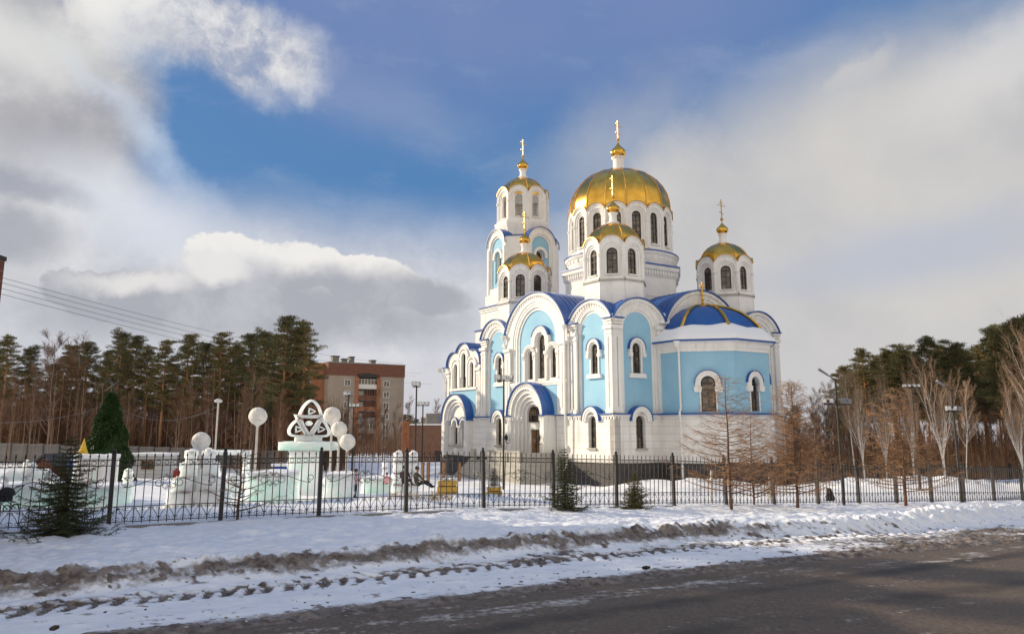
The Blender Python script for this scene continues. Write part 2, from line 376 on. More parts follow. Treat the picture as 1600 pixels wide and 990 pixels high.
def fbm(x, y, seed=0, o=4, g=.5):
    r = 0; a = 1; t = 0
    for i in range(o): r = r+a*vn(x*2**i+i*17.3, y*2**i-i*9.1, seed+i); t += a; a *= g
    return r/t
def grid_mesh(name, U, V, fn, mname, attrs=None, smooth=True):
    """U x V grid; fn(U,V)->X,Y,Z arrays"""
    uu, vv = np.meshgrid(U, V, indexing='ij'); X, Y, Z = fn(uu, vv); n, m_ = uu.shape
    co = np.stack([X, Y, Z], -1).reshape(-1, 3); idx = np.arange(n*m_).reshape(n, m_)
    fa = np.stack([idx[:-1, :-1], idx[1:, :-1], idx[1:, 1:], idx[:-1, 1:]], -1).reshape(-1, 4)
    me = bpy.data.meshes.new(name); me.vertices.add(len(co)); me.vertices.foreach_set('co', co.ravel().astype(np.float32))
    me.loops.add(fa.size); me.loops.foreach_set('vertex_index', fa.ravel().astype(np.int32)); me.polygons.add(len(fa))
    me.polygons.foreach_set('loop_start', np.arange(0, fa.size, 4, dtype=np.int32)); me.polygons.foreach_set('loop_total', np.full(len(fa), 4, np.int32))
    me.update(calc_edges=True); me.validate()
    if smooth: me.polygons.foreach_set('use_smooth', [True]*len(fa))
    for k, a in (attrs(uu, vv) if attrs else {}).items():
        at = me.attributes.new(k, 'FLOAT', 'POINT'); at.data.foreach_set('value', a.ravel().astype(np.float32))
    me.materials.append(MATS[mname])
    return link(name, me)
# ================================================================== GROUND
def attr_mix(attr, col, col2=None, ns=6):
    """mix the base colour towards a second real surface colour (mud, wet asphalt) by a vertex attribute"""
    def f(t, p, tcn):
        a = t.nodes.new('ShaderNodeAttribute'); a.attribute_name = attr
        src = p.inputs['Base Color'].links[0].from_socket if p.inputs['Base Color'].is_linked else None
        n = t.nodes.new('ShaderNodeTexNoise'); n.inputs['Scale'].default_value = ns; n.inputs['Detail'].default_value = 8; n.inputs['Roughness'].default_value = .65
        t.links.new(tcn.outputs['Object'], n.inputs['Vector'])
        cm = t.nodes.new('ShaderNodeMix'); cm.data_type = 'RGBA'; cm.inputs[6].default_value = (*col, 1); cm.inputs[7].default_value = (*(col2 or col), 1)
        r2 = t.nodes.new('ShaderNodeMapRange'); r2.inputs[1].default_value = .4; r2.inputs[2].default_value = .62; t.links.new(n.outputs['Fac'], r2.inputs[0]); t.links.new(r2.outputs[0], cm.inputs[0])
        # threshold attribute with noise for a ragged edge
        ad = t.nodes.new('ShaderNodeMath'); ad.operation = 'ADD'; t.links.new(a.outputs['Fac'], ad.inputs[0]); t.links.new(n.outputs['Fac'], ad.inputs[1])
        mr = t.nodes.new('ShaderNodeMapRange'); mr.inputs[1].default_value = .85; mr.inputs[2].default_value = 1.15; t.links.new(ad.outputs[0], mr.inputs[0])
        mi = t.nodes.new('ShaderNodeMix'); mi.data_type = 'RGBA'
        if src: t.links.new(src, mi.inputs[6])
        else: mi.inputs[6].default_value = p.inputs['Base Color'].default_value
        t.links.new(cm.outputs[2], mi.inputs[7]); t.links.new(mr.outputs[0], mi.inputs[0]); t.links.new(mi.outputs[2], p.inputs['Base Color'])
    return f
mat('verge_snow', (.82, .84, .88), .6, col2=(.74, .77, .84), nscale=2.2, bump=.55, bscale=9, spec=.25, extra=attr_mix('dirt', (.085, .062, .048), (.24, .205, .18), 5))
mat('asphalt', (.09, .066, .048), .65, col2=(.155, .118, .088), nscale=14, detail=10, bump=.5, bscale=45, spec=.3, extra=both(attr_mix('wet', (.035, .028, .022), (.06, .048, .038), 1.3), attr_mix('slush', (.30, .26, .23), (.5, .48, .47), 7)))
# park snow
def axis(lo, hi, fine_lo, fine_hi, st, g=1.12):
    a = list(np.arange(fine_lo, fine_hi, st)); d = st; x = fine_hi
    while x < hi: a.append(x); d *= g; x += d
    a.append(hi); d = st; x = fine_lo; b = []
    while x > lo: d *= g; x -= d; b.append(max(x, lo))
    return np.array(sorted(set(b+a)))
US = axis(-1500, 1500, -25, 62, .45); VQ = -axis(-70, 2600, -1.4, 60, .45)[::-1]
def gfn(s, q):
    X = FX+s*EX+q*QX; Y = FY+s*EY+q*QY; Z = gz(X, Y)
    far = np.clip((np.hypot(X, Y)-230)/200, 0, 1); Z = Z*(1-far)+(-3.0)*far
    am = np.clip((-q-.5)/3, 0, 1)
    Z = Z+(fbm(X*.5, Y*.5, 3, 4)-.5)*.35*am+(fbm(X*1.6, Y*1.6, 8, 3)-.5)*.16*am
    # cleared snow heaped along the church and in the park on the right
    for (mx_, my, r, hh) in ((13, 61, 3.2, .9), (17.5, 62, 3.5, .95), (24, 60, 4, .9), (9.5, 62.5, 2.4, .7), (30, 58, 4.5, 1.2), (38, 60, 6, 1.3), (46, 60, 6, .9), (27, 66, 5, 1.0), (-1.5, 36.5, 1.5, .35), (-4.5, 34.5, 1.4, .5), (20, 50, 3, .4)):
        Z = Z+.72*hh*np.exp(-((X-mx_)**2+(Y-my)**2)/(r*r))*(.75+.6*fbm(X*1.2, Y*1.2, 5, 3))
    inside = (q > -.6) & (q < 24.5) & (s > -28) & (s < 75)
    return X, Y, np.where(inside, Z-.6, Z)
tag(grid_mesh('ground', US, VQ, gfn, 'snow'), kind='structure')
# the verge between fence and road: trodden snow, dirty bank, tractor track, muddy edge
def verge_h(s, q):
    X = FX+s*EX+q*QX; Y = FY+s*EY+q*QY; Z = gz(X, Y)
    n = fbm(s*1.1, q*2.2, 21, 5, .55)-.5; n2 = fbm(s*3.3, q*4.4, 31, 4, .6)-.5
    pit = np.clip((vn(s*2.6, q*3.4, 61)-.62)*2.6, 0, 1)*np.clip(1-np.abs(q-4.6)/4, 0, 1); Z = Z+n*.24+n2*.13-pit*.07
    path = np.exp(-((q-4.2-.5*np.sin(s*.25))/1.0)**2); Z = Z-path*.10-path*n*.12
    wob = .22*np.sin(s*.33)+.10*np.sin(s*.9+1)+.6*(vn(s*.35, s*0+3, 5)-.5)
    bq = q-(8.75+wob*.55+np.clip((s-14)/12, 0, 1)*.9)           # the ploughed bank's crest
    clump = np.abs(fbm(s*2.4, q*2.4, 41, 5, .6)-.5)*2
    bank = np.exp(-(bq/.45)**2)
    Z = Z+bank*(.10+.26*clump)
    low = np.clip((bq-.1)/.7, 0, 1)
    Z = Z-.26*low-low*(n*.17+n2*.07)
    # lug prints
    tq = q-(10.35+wob*.3); tr = np.clip(1-np.abs(tq)/.62, 0, 1)**.5*np.clip((27-s)/6, 0, 1)*np.clip((bq-.3)*4, 0, 1)
    ph = (s+np.abs(tq)*.45+.03*np.sin(s*7))*(2*np.pi/.38)
    lug = np.clip(np.sin(ph)*5+.6, -1, 1)*np.where(np.abs(tq) < .09, .1, 1)*(.55+.9*vn(s*2.6, q*3, 91))
    Z = Z+tr*lug*.05+tr*n2*.04-tr*.05
    edge = np.exp(-((q-(13.3+wob*.4))/.45)**2); Z = Z+edge*(.02+.11*clump)
    mud = np.clip((s-13)/8, 0, 1)*np.clip((q-10.4)/.8, 0, 1)*np.clip((14-q)/1, 0, 1)
    Z = Z+mud*(clump-.3)*.13
    # pushed-up white lumps at the right end
    rl = np.clip((s-21)/6, 0, 1)*np.exp(-((q-9.4)/1.0)**2); Z = Z+rl*(.15+clump*.30)
    Z = Z-.10*np.clip((q-13.2)/.8, 0, 1)
    return X, Y, Z, bq, tr, lug, edge, mud, clump, rl, n, n2, low, wob
def vfn(s, q):
    r = verge_h(s, q); Z = r[2]
    t = np.clip((-q-.7)/.5, 0, 1); Z = Z-t*.5
    return r[0], r[1], Z
def vattr(s, q):
    X, Y, Z, bq, tr, lug, edge, mud, clump, rl, n, n2, low, wob = verge_h(s, q)
    lowp = fbm(s*.7, q*1.6, 77, 4)
    d = (.70*np.exp(-((bq-.32)/.34)**2)*(.45+1.0*fbm(s*1.5, q*3, 12, 4)))*(1-.7*np.clip((s-15)/6, 0, 1))+tr*(.50-.34*lug)+np.exp(-((q-(13.45+wob*.35))/.62)**2)*.80
    d = d+(1-np.clip((s-15)/6, 0, 1))*low*np.clip(.20+.8*(lowp-.47), .0, .5)*np.clip((11.6-q)/.8, 0, 1)+mud*(.32+.6*lowp)+np.clip((n2-.12)*4, 0, .5)*np.clip((q-7.5)/1.5, 0, 1)
    d = d-rl*.55+np.clip(q-14.1, 0, 1)
    speck = (vn(s*9, q*9, 51) > .93)*np.clip((bq+.6)/.6, 0, 1)*.5
    return {'dirt': np.clip(d+speck, 0, 1)}
tag(grid_mesh('snow_verge', np.concatenate([np.arange(-26, -6, .3), np.arange(-6, 30, .055), np.arange(30, 74, .16)]), np.concatenate([np.arange(-1.4, 3, .14), np.arange(3, 14.7, .06)]), vfn, 'verge_snow', vattr), kind='structure')
# the road
def rfn(s, q):
    X = FX+s*EX+q*QX; Y = FY+s*EY+q*QY; Z = gz(X, Y)-.30+.05*np.cos((q-19)/6)+(fbm(s*.5, q*1.5, 9, 3)-.5)*.03
    return X, Y, Z
def rattr(s, q):
    w = .55*np.exp(-((q-15.4-.3*np.sin(s*.2))/.5)**2)+.45*np.exp(-((q-17.6)/.7)**2)+.4*np.exp(-((q-20.5)/.6)**2)+.35*(fbm(s*.3, q*1.5, 14, 4)-.4)
    sl_ = .42*np.exp(-((q-14.5)/.55)**2)*(fbm(s*.8, q*2, 23, 4)*1.3)+.40*(fbm(s*.22, q*4.5, 33, 5)-.35)+.22*(fbm(s*2.5, q*6, 43, 3) > .62)
    return {'wet': np.clip(w, 0, 1), 'slush': np.clip(sl_, 0, .7)}
tag(grid_mesh('road', np.arange(-28, 76, .4), np.arange(13.6, 24.6, .1), rfn, 'asphalt', rattr), kind='structure')
# lumps of dirty snow thrown up beside the road
rl_ = random.Random(5); lb = MB()
def lump(mb, s, q, r, m):
    x, y = xy(s, q); z = gzf(x, y)-.06
    mb.sphere((x, y, z), r, m, 6, (rl_.uniform(.8, 1.7), rl_.uniform(.8, 1.4), rl_.uniform(.35, .7)), .4, rl_)
mat('dirty_lump', (.17, .14, .12), .9, col2=(.6, .6, .62), nscale=5); mat('mud_lump', (.06, .045, .035), .9)
for i in range(800):
    s = rl_.uniform(-6, 40); q = rl_.gauss(8.9 + max(0, min(1, (s-14)/12))*.9, .45) if rl_.random() < .45 else rl_.gauss(13.4, .5) if rl_.random() < .6 else rl_.uniform(9, 14.5)
    lump(lb, s, q, rl_.uniform(.008, .03) if rl_.random() < .985 else rl_.uniform(.06, .10), 'dirty_lump' if rl_.random() < .45 else 'mud_lump')
o = lb.build('snow_clods'); tag(o, 'dark clods of frozen mud and slush scattered along the road edge', 'clods', kind='stuff')
# ================================================================== CHURCH
TH = R(33.0); CX, CY = 8.516, 66.52
church = empty('church', (CX, CY, 0), TH)
tag(church, 'white and pale blue church with golden domes and blue vaulted roofs behind the iron fence', 'church')
FL = lambda x, d, z: (-d, x, z)          # left front: x runs back, outward is -x
FR = lambda x, d, z: (x, -d, z)          # right front
def arc(cx, cz, r, a0, a1, n=20): return [(cx+r*math.cos(R(a0+(a1-a0)*i/n)), cz+r*math.sin(R(a0+(a1-a0)*i/n))) for i in range(n+1)]
def seg(x0, x1, z0, zp, n=20):
    """segmental arch points from (x1,z0) over peak zp to (x0,z0)"""
    w = (x1-x0)/2; hh = zp-z0; r = (w*w+hh*hh)/(2*hh); cz = zp-r; a = math.degrees(math.asin(min(1, w/r)))
    if hh > w: a = 180-a
    return arc((x0+x1)/2, cz, r, 90-a, 90+a, n)
def arched(xc, w, z0, zt, n=12):
    """round-headed opening outline"""
    r = w/2; return [(xc-r, z0), (xc+r, z0)]+arc(xc, zt-r, r, 0, 180, n)
def ringpl(mb, xc, r0, r1, zs, d0, d1, m, leg=0.0, a0=0, a1=180, n=20):
    """archivolt: outer r1, inner r0 about (xc,zs) with straight legs"""
    o = arc(xc, zs, r1, a0, a1, n); i = arc(xc, zs, r0, a1, a0, n)
    if leg: o = [(xc+r1, zs-leg)]+o+[(xc-r1, zs-leg)]; i = [(xc-r0, zs-leg)]+i+[(xc+r0, zs-leg)]
    mb.plate(o+i, [], d0, d1, m)
def window(parent, T, xc, w, z0, zt, d, name='window', light=False, bars=(1, 3)):
    """glass with its frame: outer frame, a mullion, transoms; one mesh"""
    mb = MB(T); r = w/2; fm = 'dark_frame' if not light else 'light_frame'
    mb.plate(arched(xc, w+.04, z0, zt+.02), [], d-.06, d, 'glass')
    mb.plate(arched(xc, w, z0, zt), [[(p[0], p[1]) for p in arched(xc, w-.14, z0+.07, zt-.07)]][:1], d, d+.07, fm)
    for i in range(bars[0]): x = xc-r+w*(i+1)/(bars[0]+1); mb.plate([(x-.025, z0+.05), (x+.025, z0+.05), (x+.025, zt-.06), (x-.025, zt-.06)], [], d, d+.055, fm)
    n = max(2, int((zt-z0)/.62))
    for i in range(1, n+1):
        z = z0+(zt-r-z0)*i/n; t_ = .05 if i == n else .022
        mb.plate([(xc-r+.05, z-t_), (xc+r-.05, z-t_), (xc+r-.05, z+t_), (xc-r+.05, z+t_)], [], d, d+.05, fm)
    return mb.build(name, parent)
def dentils(mb, xc, zs, r, d0, d1, m, a0=5, a1=175, step=.34, sz=.13):
    n = int(math.radians(a1-a0)*r/step)
    for i in range(n+1):
        a = R(a0+(a1-a0)*i/n); x, z = xc+r*math.cos(a), zs+r*math.sin(a); c_, s_ = math.cos(a)*sz/2, math.sin(a)*sz/2
        mb.plate([(x-c_-s_, z-s_+c_), (x-c_+s_, z-s_-c_), (x+c_+s_, z+s_-c_), (x+c_-s_, z+s_+c_)], [], d0, d1, m)
Wp, Bp, Rp = 'white_plaster', 'blue_plaster', 'rusticated_plaster'
LZ, EZ = 4.05, 12.25; SX = 21.3
# --- body core
b = MB(); b.box(.56, SX-.02, .56, 21.4, -1, 12.1, Wp); b.build('wall', church)
b = MB(); b.box(.7, SX-.7, .7, 21.2, 12.12, 12.3, 'roof_snow'); b.build('snow_cover', church)
b = MB()
b.box(-.30, SX+.3, -.30, 30.1, -3.4, 0, 'granite')
b.build('foundation', church)
# --- lower storey
def lower(T, x0, x1, wins, skip=(), d=.12):
    mb = MB(T); holes = [arched(x, w, z0, zt) for x, w, z0, zt in wins]
    mb.plate([(x0, 0.0), (x1, 0.0), (x1, LZ-.05), (x0, LZ-.05)], holes, -.5, d, Rp)
    return mb
LW = (1.05, 1.21, 3.95)
lw = lower(FL, -.12, 8.0, [(2.85, *LW)]); lw.build('lower_wall', church)
lw = lower(FL, 14.2, 30.0, [(17.9, *LW), (25.0, .95, 1.15, 3.75), (26.9, .95, 1.15, 3.75)]); lw.build('lower_wall', church)
lw = lower(FR, -.12, SX, [(2.75, *LW)]); lw.build('lower_wall', church)
b = MB(); b.box(.56, SX-.02, 21.4, 30.0, -.5, 9.9, Wp); b.box(SX-.5, SX+.12, -.1, 30.0, 0, 4, Rp); b.box(0, SX, 29.7, 30.0, -.5, 4, Rp); b.build('wall', church)
# ledge with its blue capping
def strip(T, x0, x1, z0, z1, d0, d1, m, mb=None):
    mb = mb or MB(T); mb.plate([(x0, z0), (x1, z0), (x1, z1), (x0, z1)], [], d0, d1, m); return mb
for T, spans in ((FL, [(-.36, 1.72), (3.98, 7.95), (14.25, 16.78), (19.03, 22.95), (29.0, 30.2)]), (FR, [(-.36, 1.62), (3.88, 5.3)])):
    for x0, x1 in spans:
        mb = MB(T); strip(T, x0, x1, LZ-.22, LZ-.05, .12, .22, Wp, mb); strip(T, x0, x1, LZ-.049, LZ+.05, -.1, .36, 'blue_roof', mb)
        x = x0+.2
        while x < x1-.15: mb.plate([(x, LZ-.42), (x+.14, LZ-.42), (x+.14, LZ-.221), (x, LZ-.221)], [], .12, .19, Wp); x += .36
        mb.build('ledge', church)
# --- low-window hoods
def hood(T, xc, r, zs, name='window_hood', deep=.22, vault=True):
    mb = MB(T); ringpl(mb, xc, r*.62, r*.8, zs, -.05, deep-.06, Wp, leg=.12); ringpl(mb, xc, r*.8, r, zs, -.05, deep, Wp, leg=.12)
    if vault: ringpl(mb, xc, r, r+.07, zs, -.3, deep+.06, 'blue_roof', a0=-4, a1=184)
    return mb.build(name, church)
for T, xs in ((FL, (2.85, 17.9)), (FR, (2.75,))):
    for x in xs:
        aa = math.degrees(math.asin((LZ-.06-3.55)/1.12)); mb = MB(T); mb.plate(arc(x, 3.55, 1.12, aa, 180-aa, 16), [], -.45, -.02, Wp); mb.build('gable_panel', church)
        hood(T, x, 1.15, 3.55, deep=.34)
        window(church, T, x, .9, 1.23, 3.9, -.24); mb = MB(T); mb.plate([(x-.62, 1.05), (x+.62, 1.05), (x+.62, 1.2), (x-.62, 1.2)], [], .1, .3, 'light_stone'); mb.build('sill', church)
# --- upper facade, bay by bay
def facade(T, bays, name, wall_x):
    # bays: (x0,x1,peak,niche xc, niche r, niche top, proud)
    for (x0, x1, zp, xc, nr, nt, d, full) in bays:
        mb = MB(T); top = seg(x0, x1, EZ, zp, 28)
        rs = (nr, nr+.28, nr+.56, nr+.84) if full else (nr, nr+.22, nr+.44, nr+.60)
        zs = nt-nr
        outl = [(x0, LZ), (x1, LZ)]+top
        rr = rs[3]; rr = min(rr, xc-x0-.12, x1-xc-.12)
        z0 = LZ+.02 if not full else 7.25
        mb.plate(outl, [[(xc-rr, z0), (xc+rr, z0)]+arc(xc, zs, rr, 0, 180, 28)], -.5, d, Wp)
        for i in (2, 1):
            a, b_ = rs[i-1] if i > 1 else nr+.0, min(rs[i+0], rr)
            dd = d-.12*(3-i)
            if full or True:
                o_ = [(xc+b_+.02, z0)]+arc(xc, zs, b_+.02, 0, 180, 28)+[(xc-b_-.02, z0)]; i_ = [(xc-a, z0)]+arc(xc, zs, a, 180, 0, 28)+[(xc+a, z0)]
                mb.plate(o_+i_, [], -.5, dd, Wp)
        b2 = rr; a2 = rs[2]
        if b2 > a2+.03:
            o_ = [(xc+b2+.02, z0)]+arc(xc, zs, b2+.02, 0, 180, 28)+[(xc-b2-.02, z0)]; i_ = [(xc-a2, z0)]+arc(xc, zs, a2, 180, 0, 28)+[(xc+a2, z0)]
            mb.plate(o_+i_, [], -.5, d-.07, Wp)
        # moulding just below the roof edge, with dentils
        w = (x1-x0)/2; hh = zp-EZ; r = (w*w+hh*hh)/(2*hh); aa = math.degrees(math.asin(w/r)); cz = zp-r; xm = (x0+x1)/2
        ringpl(mb, xm, r-.30, r-.02, cz, d, d+.12, Wp, a0=90-aa+1, a1=90+aa-1, n=28)
        dentils(mb, xm, cz, r-.42, d, d+.08, Wp, 90-aa+3, 90+aa-3)
        mb.build(name, church)
        # blue vault behind, its edge over the wall
        v = MB(T); L_ = 6.3 if not full else 9.5
        o_ = arc(xm, cz, r+.10, 90-aa-1.2, 90+aa+1.2, 28); i_ = arc(xm, cz, r+.005, 90+aa+1.2, 90-aa-1.2, 28)
        v.plate(o_+i_, [], -.58, d+.26, 'blue_roof')
        a2 = 90+aa+1.2 if x0 > 1 else math.degrees(math.acos(max(-1, (.62-xm)/(r+.05))))   # a corner vault stops where the crossing one begins
        v.plate(arc(xm, cz, r+.10, 90-aa-1.2, a2, 28)+arc(xm, cz, r+.005, a2, 90-aa-1.2, 28), [], -L_, -.582, 'blue_roof')
        for k in range(1, int(L_/.6)): ringpl(v, xm, r+.09, r+.135, cz, -k*.6-.02, -k*.6+.02, 'blue_roof', a0=90-aa, a1=a2-1, n=20)
        v.build('roof', church, smooth=True)
BL = [(0.0, 6.0, 14.0, 3.0, 1.62, 12.85, 0.0, False), (6.05, 16.25, 15.78, 11.1, 3.05, 14.1, .32, True), (16.3, 21.6, 14.05, 18.6, 1.6, 12.8, 0.0, False)]
facade(FL, BL, 'gable_wall', SX)
BR = [(0.0, 6.0, 14.0, 2.95, 1.60, 12.85, 0.0, False), (6.05, 15.6, 15.4, 10.8, 2.9, 13.9, 0.0, True), (15.65, SX+.05, 14.05, 18.45, 1.6, 12.8, 0.0, False)]
facade(FR, BR, 'gable_wall', SX)
# blue niche panels with window openings
def npanel(T, xc, r, nt, z0, wins, m=Bp, d=-.26):
    mb = MB(T); mb.plate([(xc-r-.05, z0), (xc+r+.05, z0)]+arc(xc, nt-r, r+.05, 0, 180, 28), [arched(x, w, a, t) for x, w, a, t in wins], -.55, d, m); return mb.build('niche_panel', church)
def winset(T, x, w, z0, zt, d=-.26, hood_r=None, sill=True, blue=True):
    mb = MB(T); r = w/2
    # reveal and outer surround
    mb.plate([(x-r-.16, z0), (x+r+.16, z0)]+arc(x, zt-r, r+.16, 0, 180, 14), [[(p[0], p[1]) for p in arched(x, w-.02, z0+.01, zt-.01)]], -.54, d+.1, Wp)
    hr = hood_r or r+.42
    ringpl(mb, x, r+.14, hr, zt-r, d-.1, d+.24, Wp, leg=.45)
    for s_ in (-1, 1): mb.plate([(x+s_*(hr-.12)-.16, zt-r-.75), (x+s_*(hr-.12)+.16, zt-r-.75), (x+s_*(hr-.12)+.2, zt-r-.42), (x+s_*(hr-.12)-.2, zt-r-.42)], [], d-.1, d+.3, Wp)
    if sill: mb.plate([(x-r-.5, z0-.38), (x+r+.5, z0-.38), (x+r+.4, z0), (x-r-.4, z0)], [], d-.1, d+.26, Wp)
    mb.build('window_surround', church)
    if blue:
        m2 = MB(T); ringpl(m2, x, hr, hr+.06, zt-r, d-.12, d+.29, 'blue_roof', leg=.1); m2.build('hood_roof', church)
    window(church, T, x, w-.06, z0+.02, zt-.03, -.40)
for T, xc, xw, nt in ((FL, 3.0, 2.75, 12.85), (FR, 2.95, 2.78, 12.85), (FL, 18.6, 18.25, 12.8)):
    npanel(T, xc, 1.62, nt, LZ, [(xw, .95, 7.5, 10.15)]); winset(T, xw, .95, 7.5, 10.15)
npanel(FR, 18.45, 1.62, 12.8, LZ, [])
npanel(FR, 10.8, 2.95, 13.9, 9.0, [], m=Wp)
npanel(FL, 11.1, 3.1, 14.1, 7.2, [(8.45, 1.2, 7.4, 10.5), (10.35, 1.6, 7.4, 11.85), (12.25, 1.2, 7.4, 10.5)], d=-.02)
# triple window with stepped white hoods
mb = MB(FL)
for x, w, zt, hr in ((8.45, .9, 10.3, .98), (10.35, 1.3, 11.7, 1.42), (12.25, .9, 10.3, .98)):
    r = w/2
    mb.plate([(x-r-.5, 7.3), (x+r+.5, 7.3)]+arc(x, zt-r, r+.5, 0, 180, 16), [arched(x, w, 7.5, zt)], -.55, .10+(.03 if w > 1 else 0), Wp)
    ringpl(mb, x, r+.2, hr, zt-r, 0, .3+(.04 if w > 1 else 0), Wp, leg=.5); dentils(mb, x, zt-r, hr-.17, .3, .38, Wp, step=.26, sz=.11)
for x in (7.55, 9.42, 11.3, 13.1):
    mb.plate([(x-.17, 7.35), (x+.17, 7.35), (x+.17, 9.75), (x-.17, 9.75)], [], .1, .3, Wp); mb.plate([(x-.25, 9.75), (x+.25, 9.75), (x+.25, 10.05), (x-.25, 10.05)], [], .1, .38, Wp)
mb.build('window_surround', church)
for x, w, zt in ((8.45, .9, 10.3), (10.35, 1.3, 11.7), (12.25, .9, 10.3)):
    window(church, FL, x, w-.1, 7.52, zt-.05, -.22, light=False)
mb = MB(FL); ringpl(mb, 10.35, 1.42, 1.5, 11.05, 0, .4, 'blue_roof', a0=20, a1=160); mb.build('hood_roof', church)
mb = MB(FL); strip(FL, 6.0, 16.3, 7.0, 7.25, .3, .46, Wp, mb); strip(FL, 6.02, 16.28, 6.82, 7.0, .3, .4, Wp, mb); mb.build('belt_course', church)
# blue wall either side of the portal
mb = MB(FL)
mb.plate([(7.6, LZ+.1), (14.5, LZ+.1), (14.5, 6.8), (7.6, 6.8)], [], .3, .335, Bp); mb.build('blue_panel', church)
# pilasters, shafts and capitals
def pilaster(T, x0, x1, z0, z1, d0, d1, cap=True, slots=()):
    mb = MB(T); mb.plate([(x0, z0), (x1, z0), (x1, z1), (x0, z1)], [[(a, z0+.5), (b_, z0+.5), (b_, z1-.7), (a, z1-.7)] for a, b_ in slots], d0, d1, Wp)
    mb.plate([(x0-.06, z0), (x1+.06, z0), (x1+.06, z0+.35), (x0-.06, z0+.35)], [], d0, d1+.07, Wp)
    if cap:
        mb.plate([(x0-.05, z1-.45), (x1+.05, z1-.45), (x1+.05, z1-.28), (x0-.05, z1-.28)], [], d0, d1+.06, Wp)
        mb.plate([(x0-.12, z1), (x1+.12, z1), (x1+.2, z1+.3), (x0-.2, z1+.3)], [], d0, d1+.16, Wp)
    mb.build('pilaster', church)
def shaft(T, x, d, z0, z1, r=.16):
    mb = MB(); p = T(x, d, 0); mb.lathe([(r*1.4, z0), (r*1.4, z0+.2), (r, z0+.3), (r, z1-.3), (r*1.5, z1), (r*1.5, z1+.15)], (p[0], p[1], 0), Wp, 10); mb.build('column', church, smooth=True)
pilaster(FL, .0, .85, LZ+.06, 11.2, -.02, .16, slots=[(.34, .5)])
pilaster(FL, 5.0, 5.8, LZ+.06, 11.0, -.02, .14, slots=[(.0+5.32, 5.46)])
pilaster(FL, 6.15, 6.95, LZ+.06, 10.4, .3, .5, slots=[(6.46, 6.6)]); pilaster(FL, 15.35, 16.15, LZ+.06, 10.4, .3, .5, slots=[(15.66, 15.8)])
pilaster(FL, 16.5, 16.85, LZ+.06, 11.0, -.02, .14); pilaster(FL, 20.6, 21.5, LZ+.06, 11.0, -.02, .16, slots=[(21.0, 21.13)])
shaft(FL, 5.98, .2, LZ+.1, 10.9, .14); shaft(FL, 4.92, .05, LZ+.1, 10.9, .1); shaft(FL, 7.12, .45, 7.3, 10.2, .11); shaft(FL, 15.2, .45, 7.3, 10.2, .11)
pilaster(FR, .0, .75, LZ+.06, 11.2, -.02, .14, slots=[(.3, .42)]); pilaster(FR, 5.0, 5.4, LZ+.06, 11.4, -.02, .12)
pilaster(FR, 20.6, 21.25, LZ+.06, 11.2, -.02, .12)
# cornice brackets at the corner piers
for T, xs in ((FL, ((-.02, .95), (4.95, 6.0), (20.4, 21.5))), (FR, ((-.02, .95), (20.5, 21.35)))):
    for x0, x1 in xs:
        mb = MB(T)
        for i, (z, d) in enumerate(((11.35, .1), (11.6, .18), (11.85, .26))): mb.plate([(x0-.02*i, z), (x1+.02*i, z), (x1+.02*i, z+.22), (x0-.02*i, z+.22)], [], -.02, d, Wp)
        mb.plate([(x0-.1, 12.1), (x1+.1, 12.1), (x1+.1, 12.2), (x0-.1, 12.2)], [], -.3, .4, 'blue_roof'); mb.build('cornice', church)
# --- portal
mb = MB(FL); PC_ = 11.1; d0, d1 = -.3, 1.25
mb.plate([(8.0, -.02), (14.2, -.02), (14.2, LZ)]+arc(PC_, LZ, 3.1, 0, 180, 28)[::-1][::-1]+[(8.0, LZ)], [[(PC_-1.75, 0.0), (PC_+1.75, 0.0)]+arc(PC_, LZ-.2, 1.75, 0, 180, 24)], d0, d1, Wp) if False else None
def portal_ring(r_in, r_out, dd):
    o_ = [(PC_+r_out, 0)]+arc(PC_, LZ, r_out, 0, 180, 30)+[(PC_-r_out, 0)]; i_ = [(PC_-r_in, 0)]+arc(PC_, LZ, r_in, 180, 0, 30)+[(PC_+r_in, 0)]
    mb.plate(o_+i_, [], -.25, dd, Wp)
for a, b_, dd in ((2.45, 3.0, 1.5), (2.05, 2.47, 1.27), (1.7, 2.07, 1.04), (1.38, 1.72, .80), (1.08, 1.40, .56)): portal_ring(a, b_, dd)
dentils(mb, PC_, LZ, 2.78, 1.5, 1.58, Wp, step=.3); dentils(mb, PC_, LZ, 2.28, 1.27, 1.34, Wp, step=.24, sz=.1)
for s_ in (-1, 1):
    for r_, dd in ((2.26, 1.4), (1.9, 1.16), (1.56, .92)):
        mb.plate([(PC_+s_*r_-.14, LZ-.5), (PC_+s_*r_+.14, LZ-.5), (PC_+s_*r_+.18, LZ-.1), (PC_+s_*r_-.18, LZ-.1)], [], -.2, dd, Wp)
pt = mb.build('portal', church)
m2 = MB(FL); ringpl(m2, PC_, 3.0, 3.09, LZ, .3, 1.68, 'blue_roof', n=30)
for k in range(1, 3): ringpl(m2, PC_, 3.08, 3.13, LZ, .3+k*.35, .34+k*.35, 'blue_roof', n=30)
m2.build('roof', pt, smooth=True)
m2 = MB(FL); strip(FL, 8.05, 8.66, LZ-.06, LZ+.04, 1.4, 1.68, 'blue_roof', m2); strip(FL, 13.54, 14.15, LZ-.06, LZ+.04, 1.4, 1.68, 'blue_roof', m2); m2.build('ledge', pt)
m2 = MB(FL); m2.plate([(PC_-1.12, 2.75), (PC_+1.12, 2.75), (PC_+1.12, LZ)]+arc(PC_, LZ, 1.12, 0, 180, 20)+[(PC_-1.12, LZ)], [], -.25, .36, Wp)
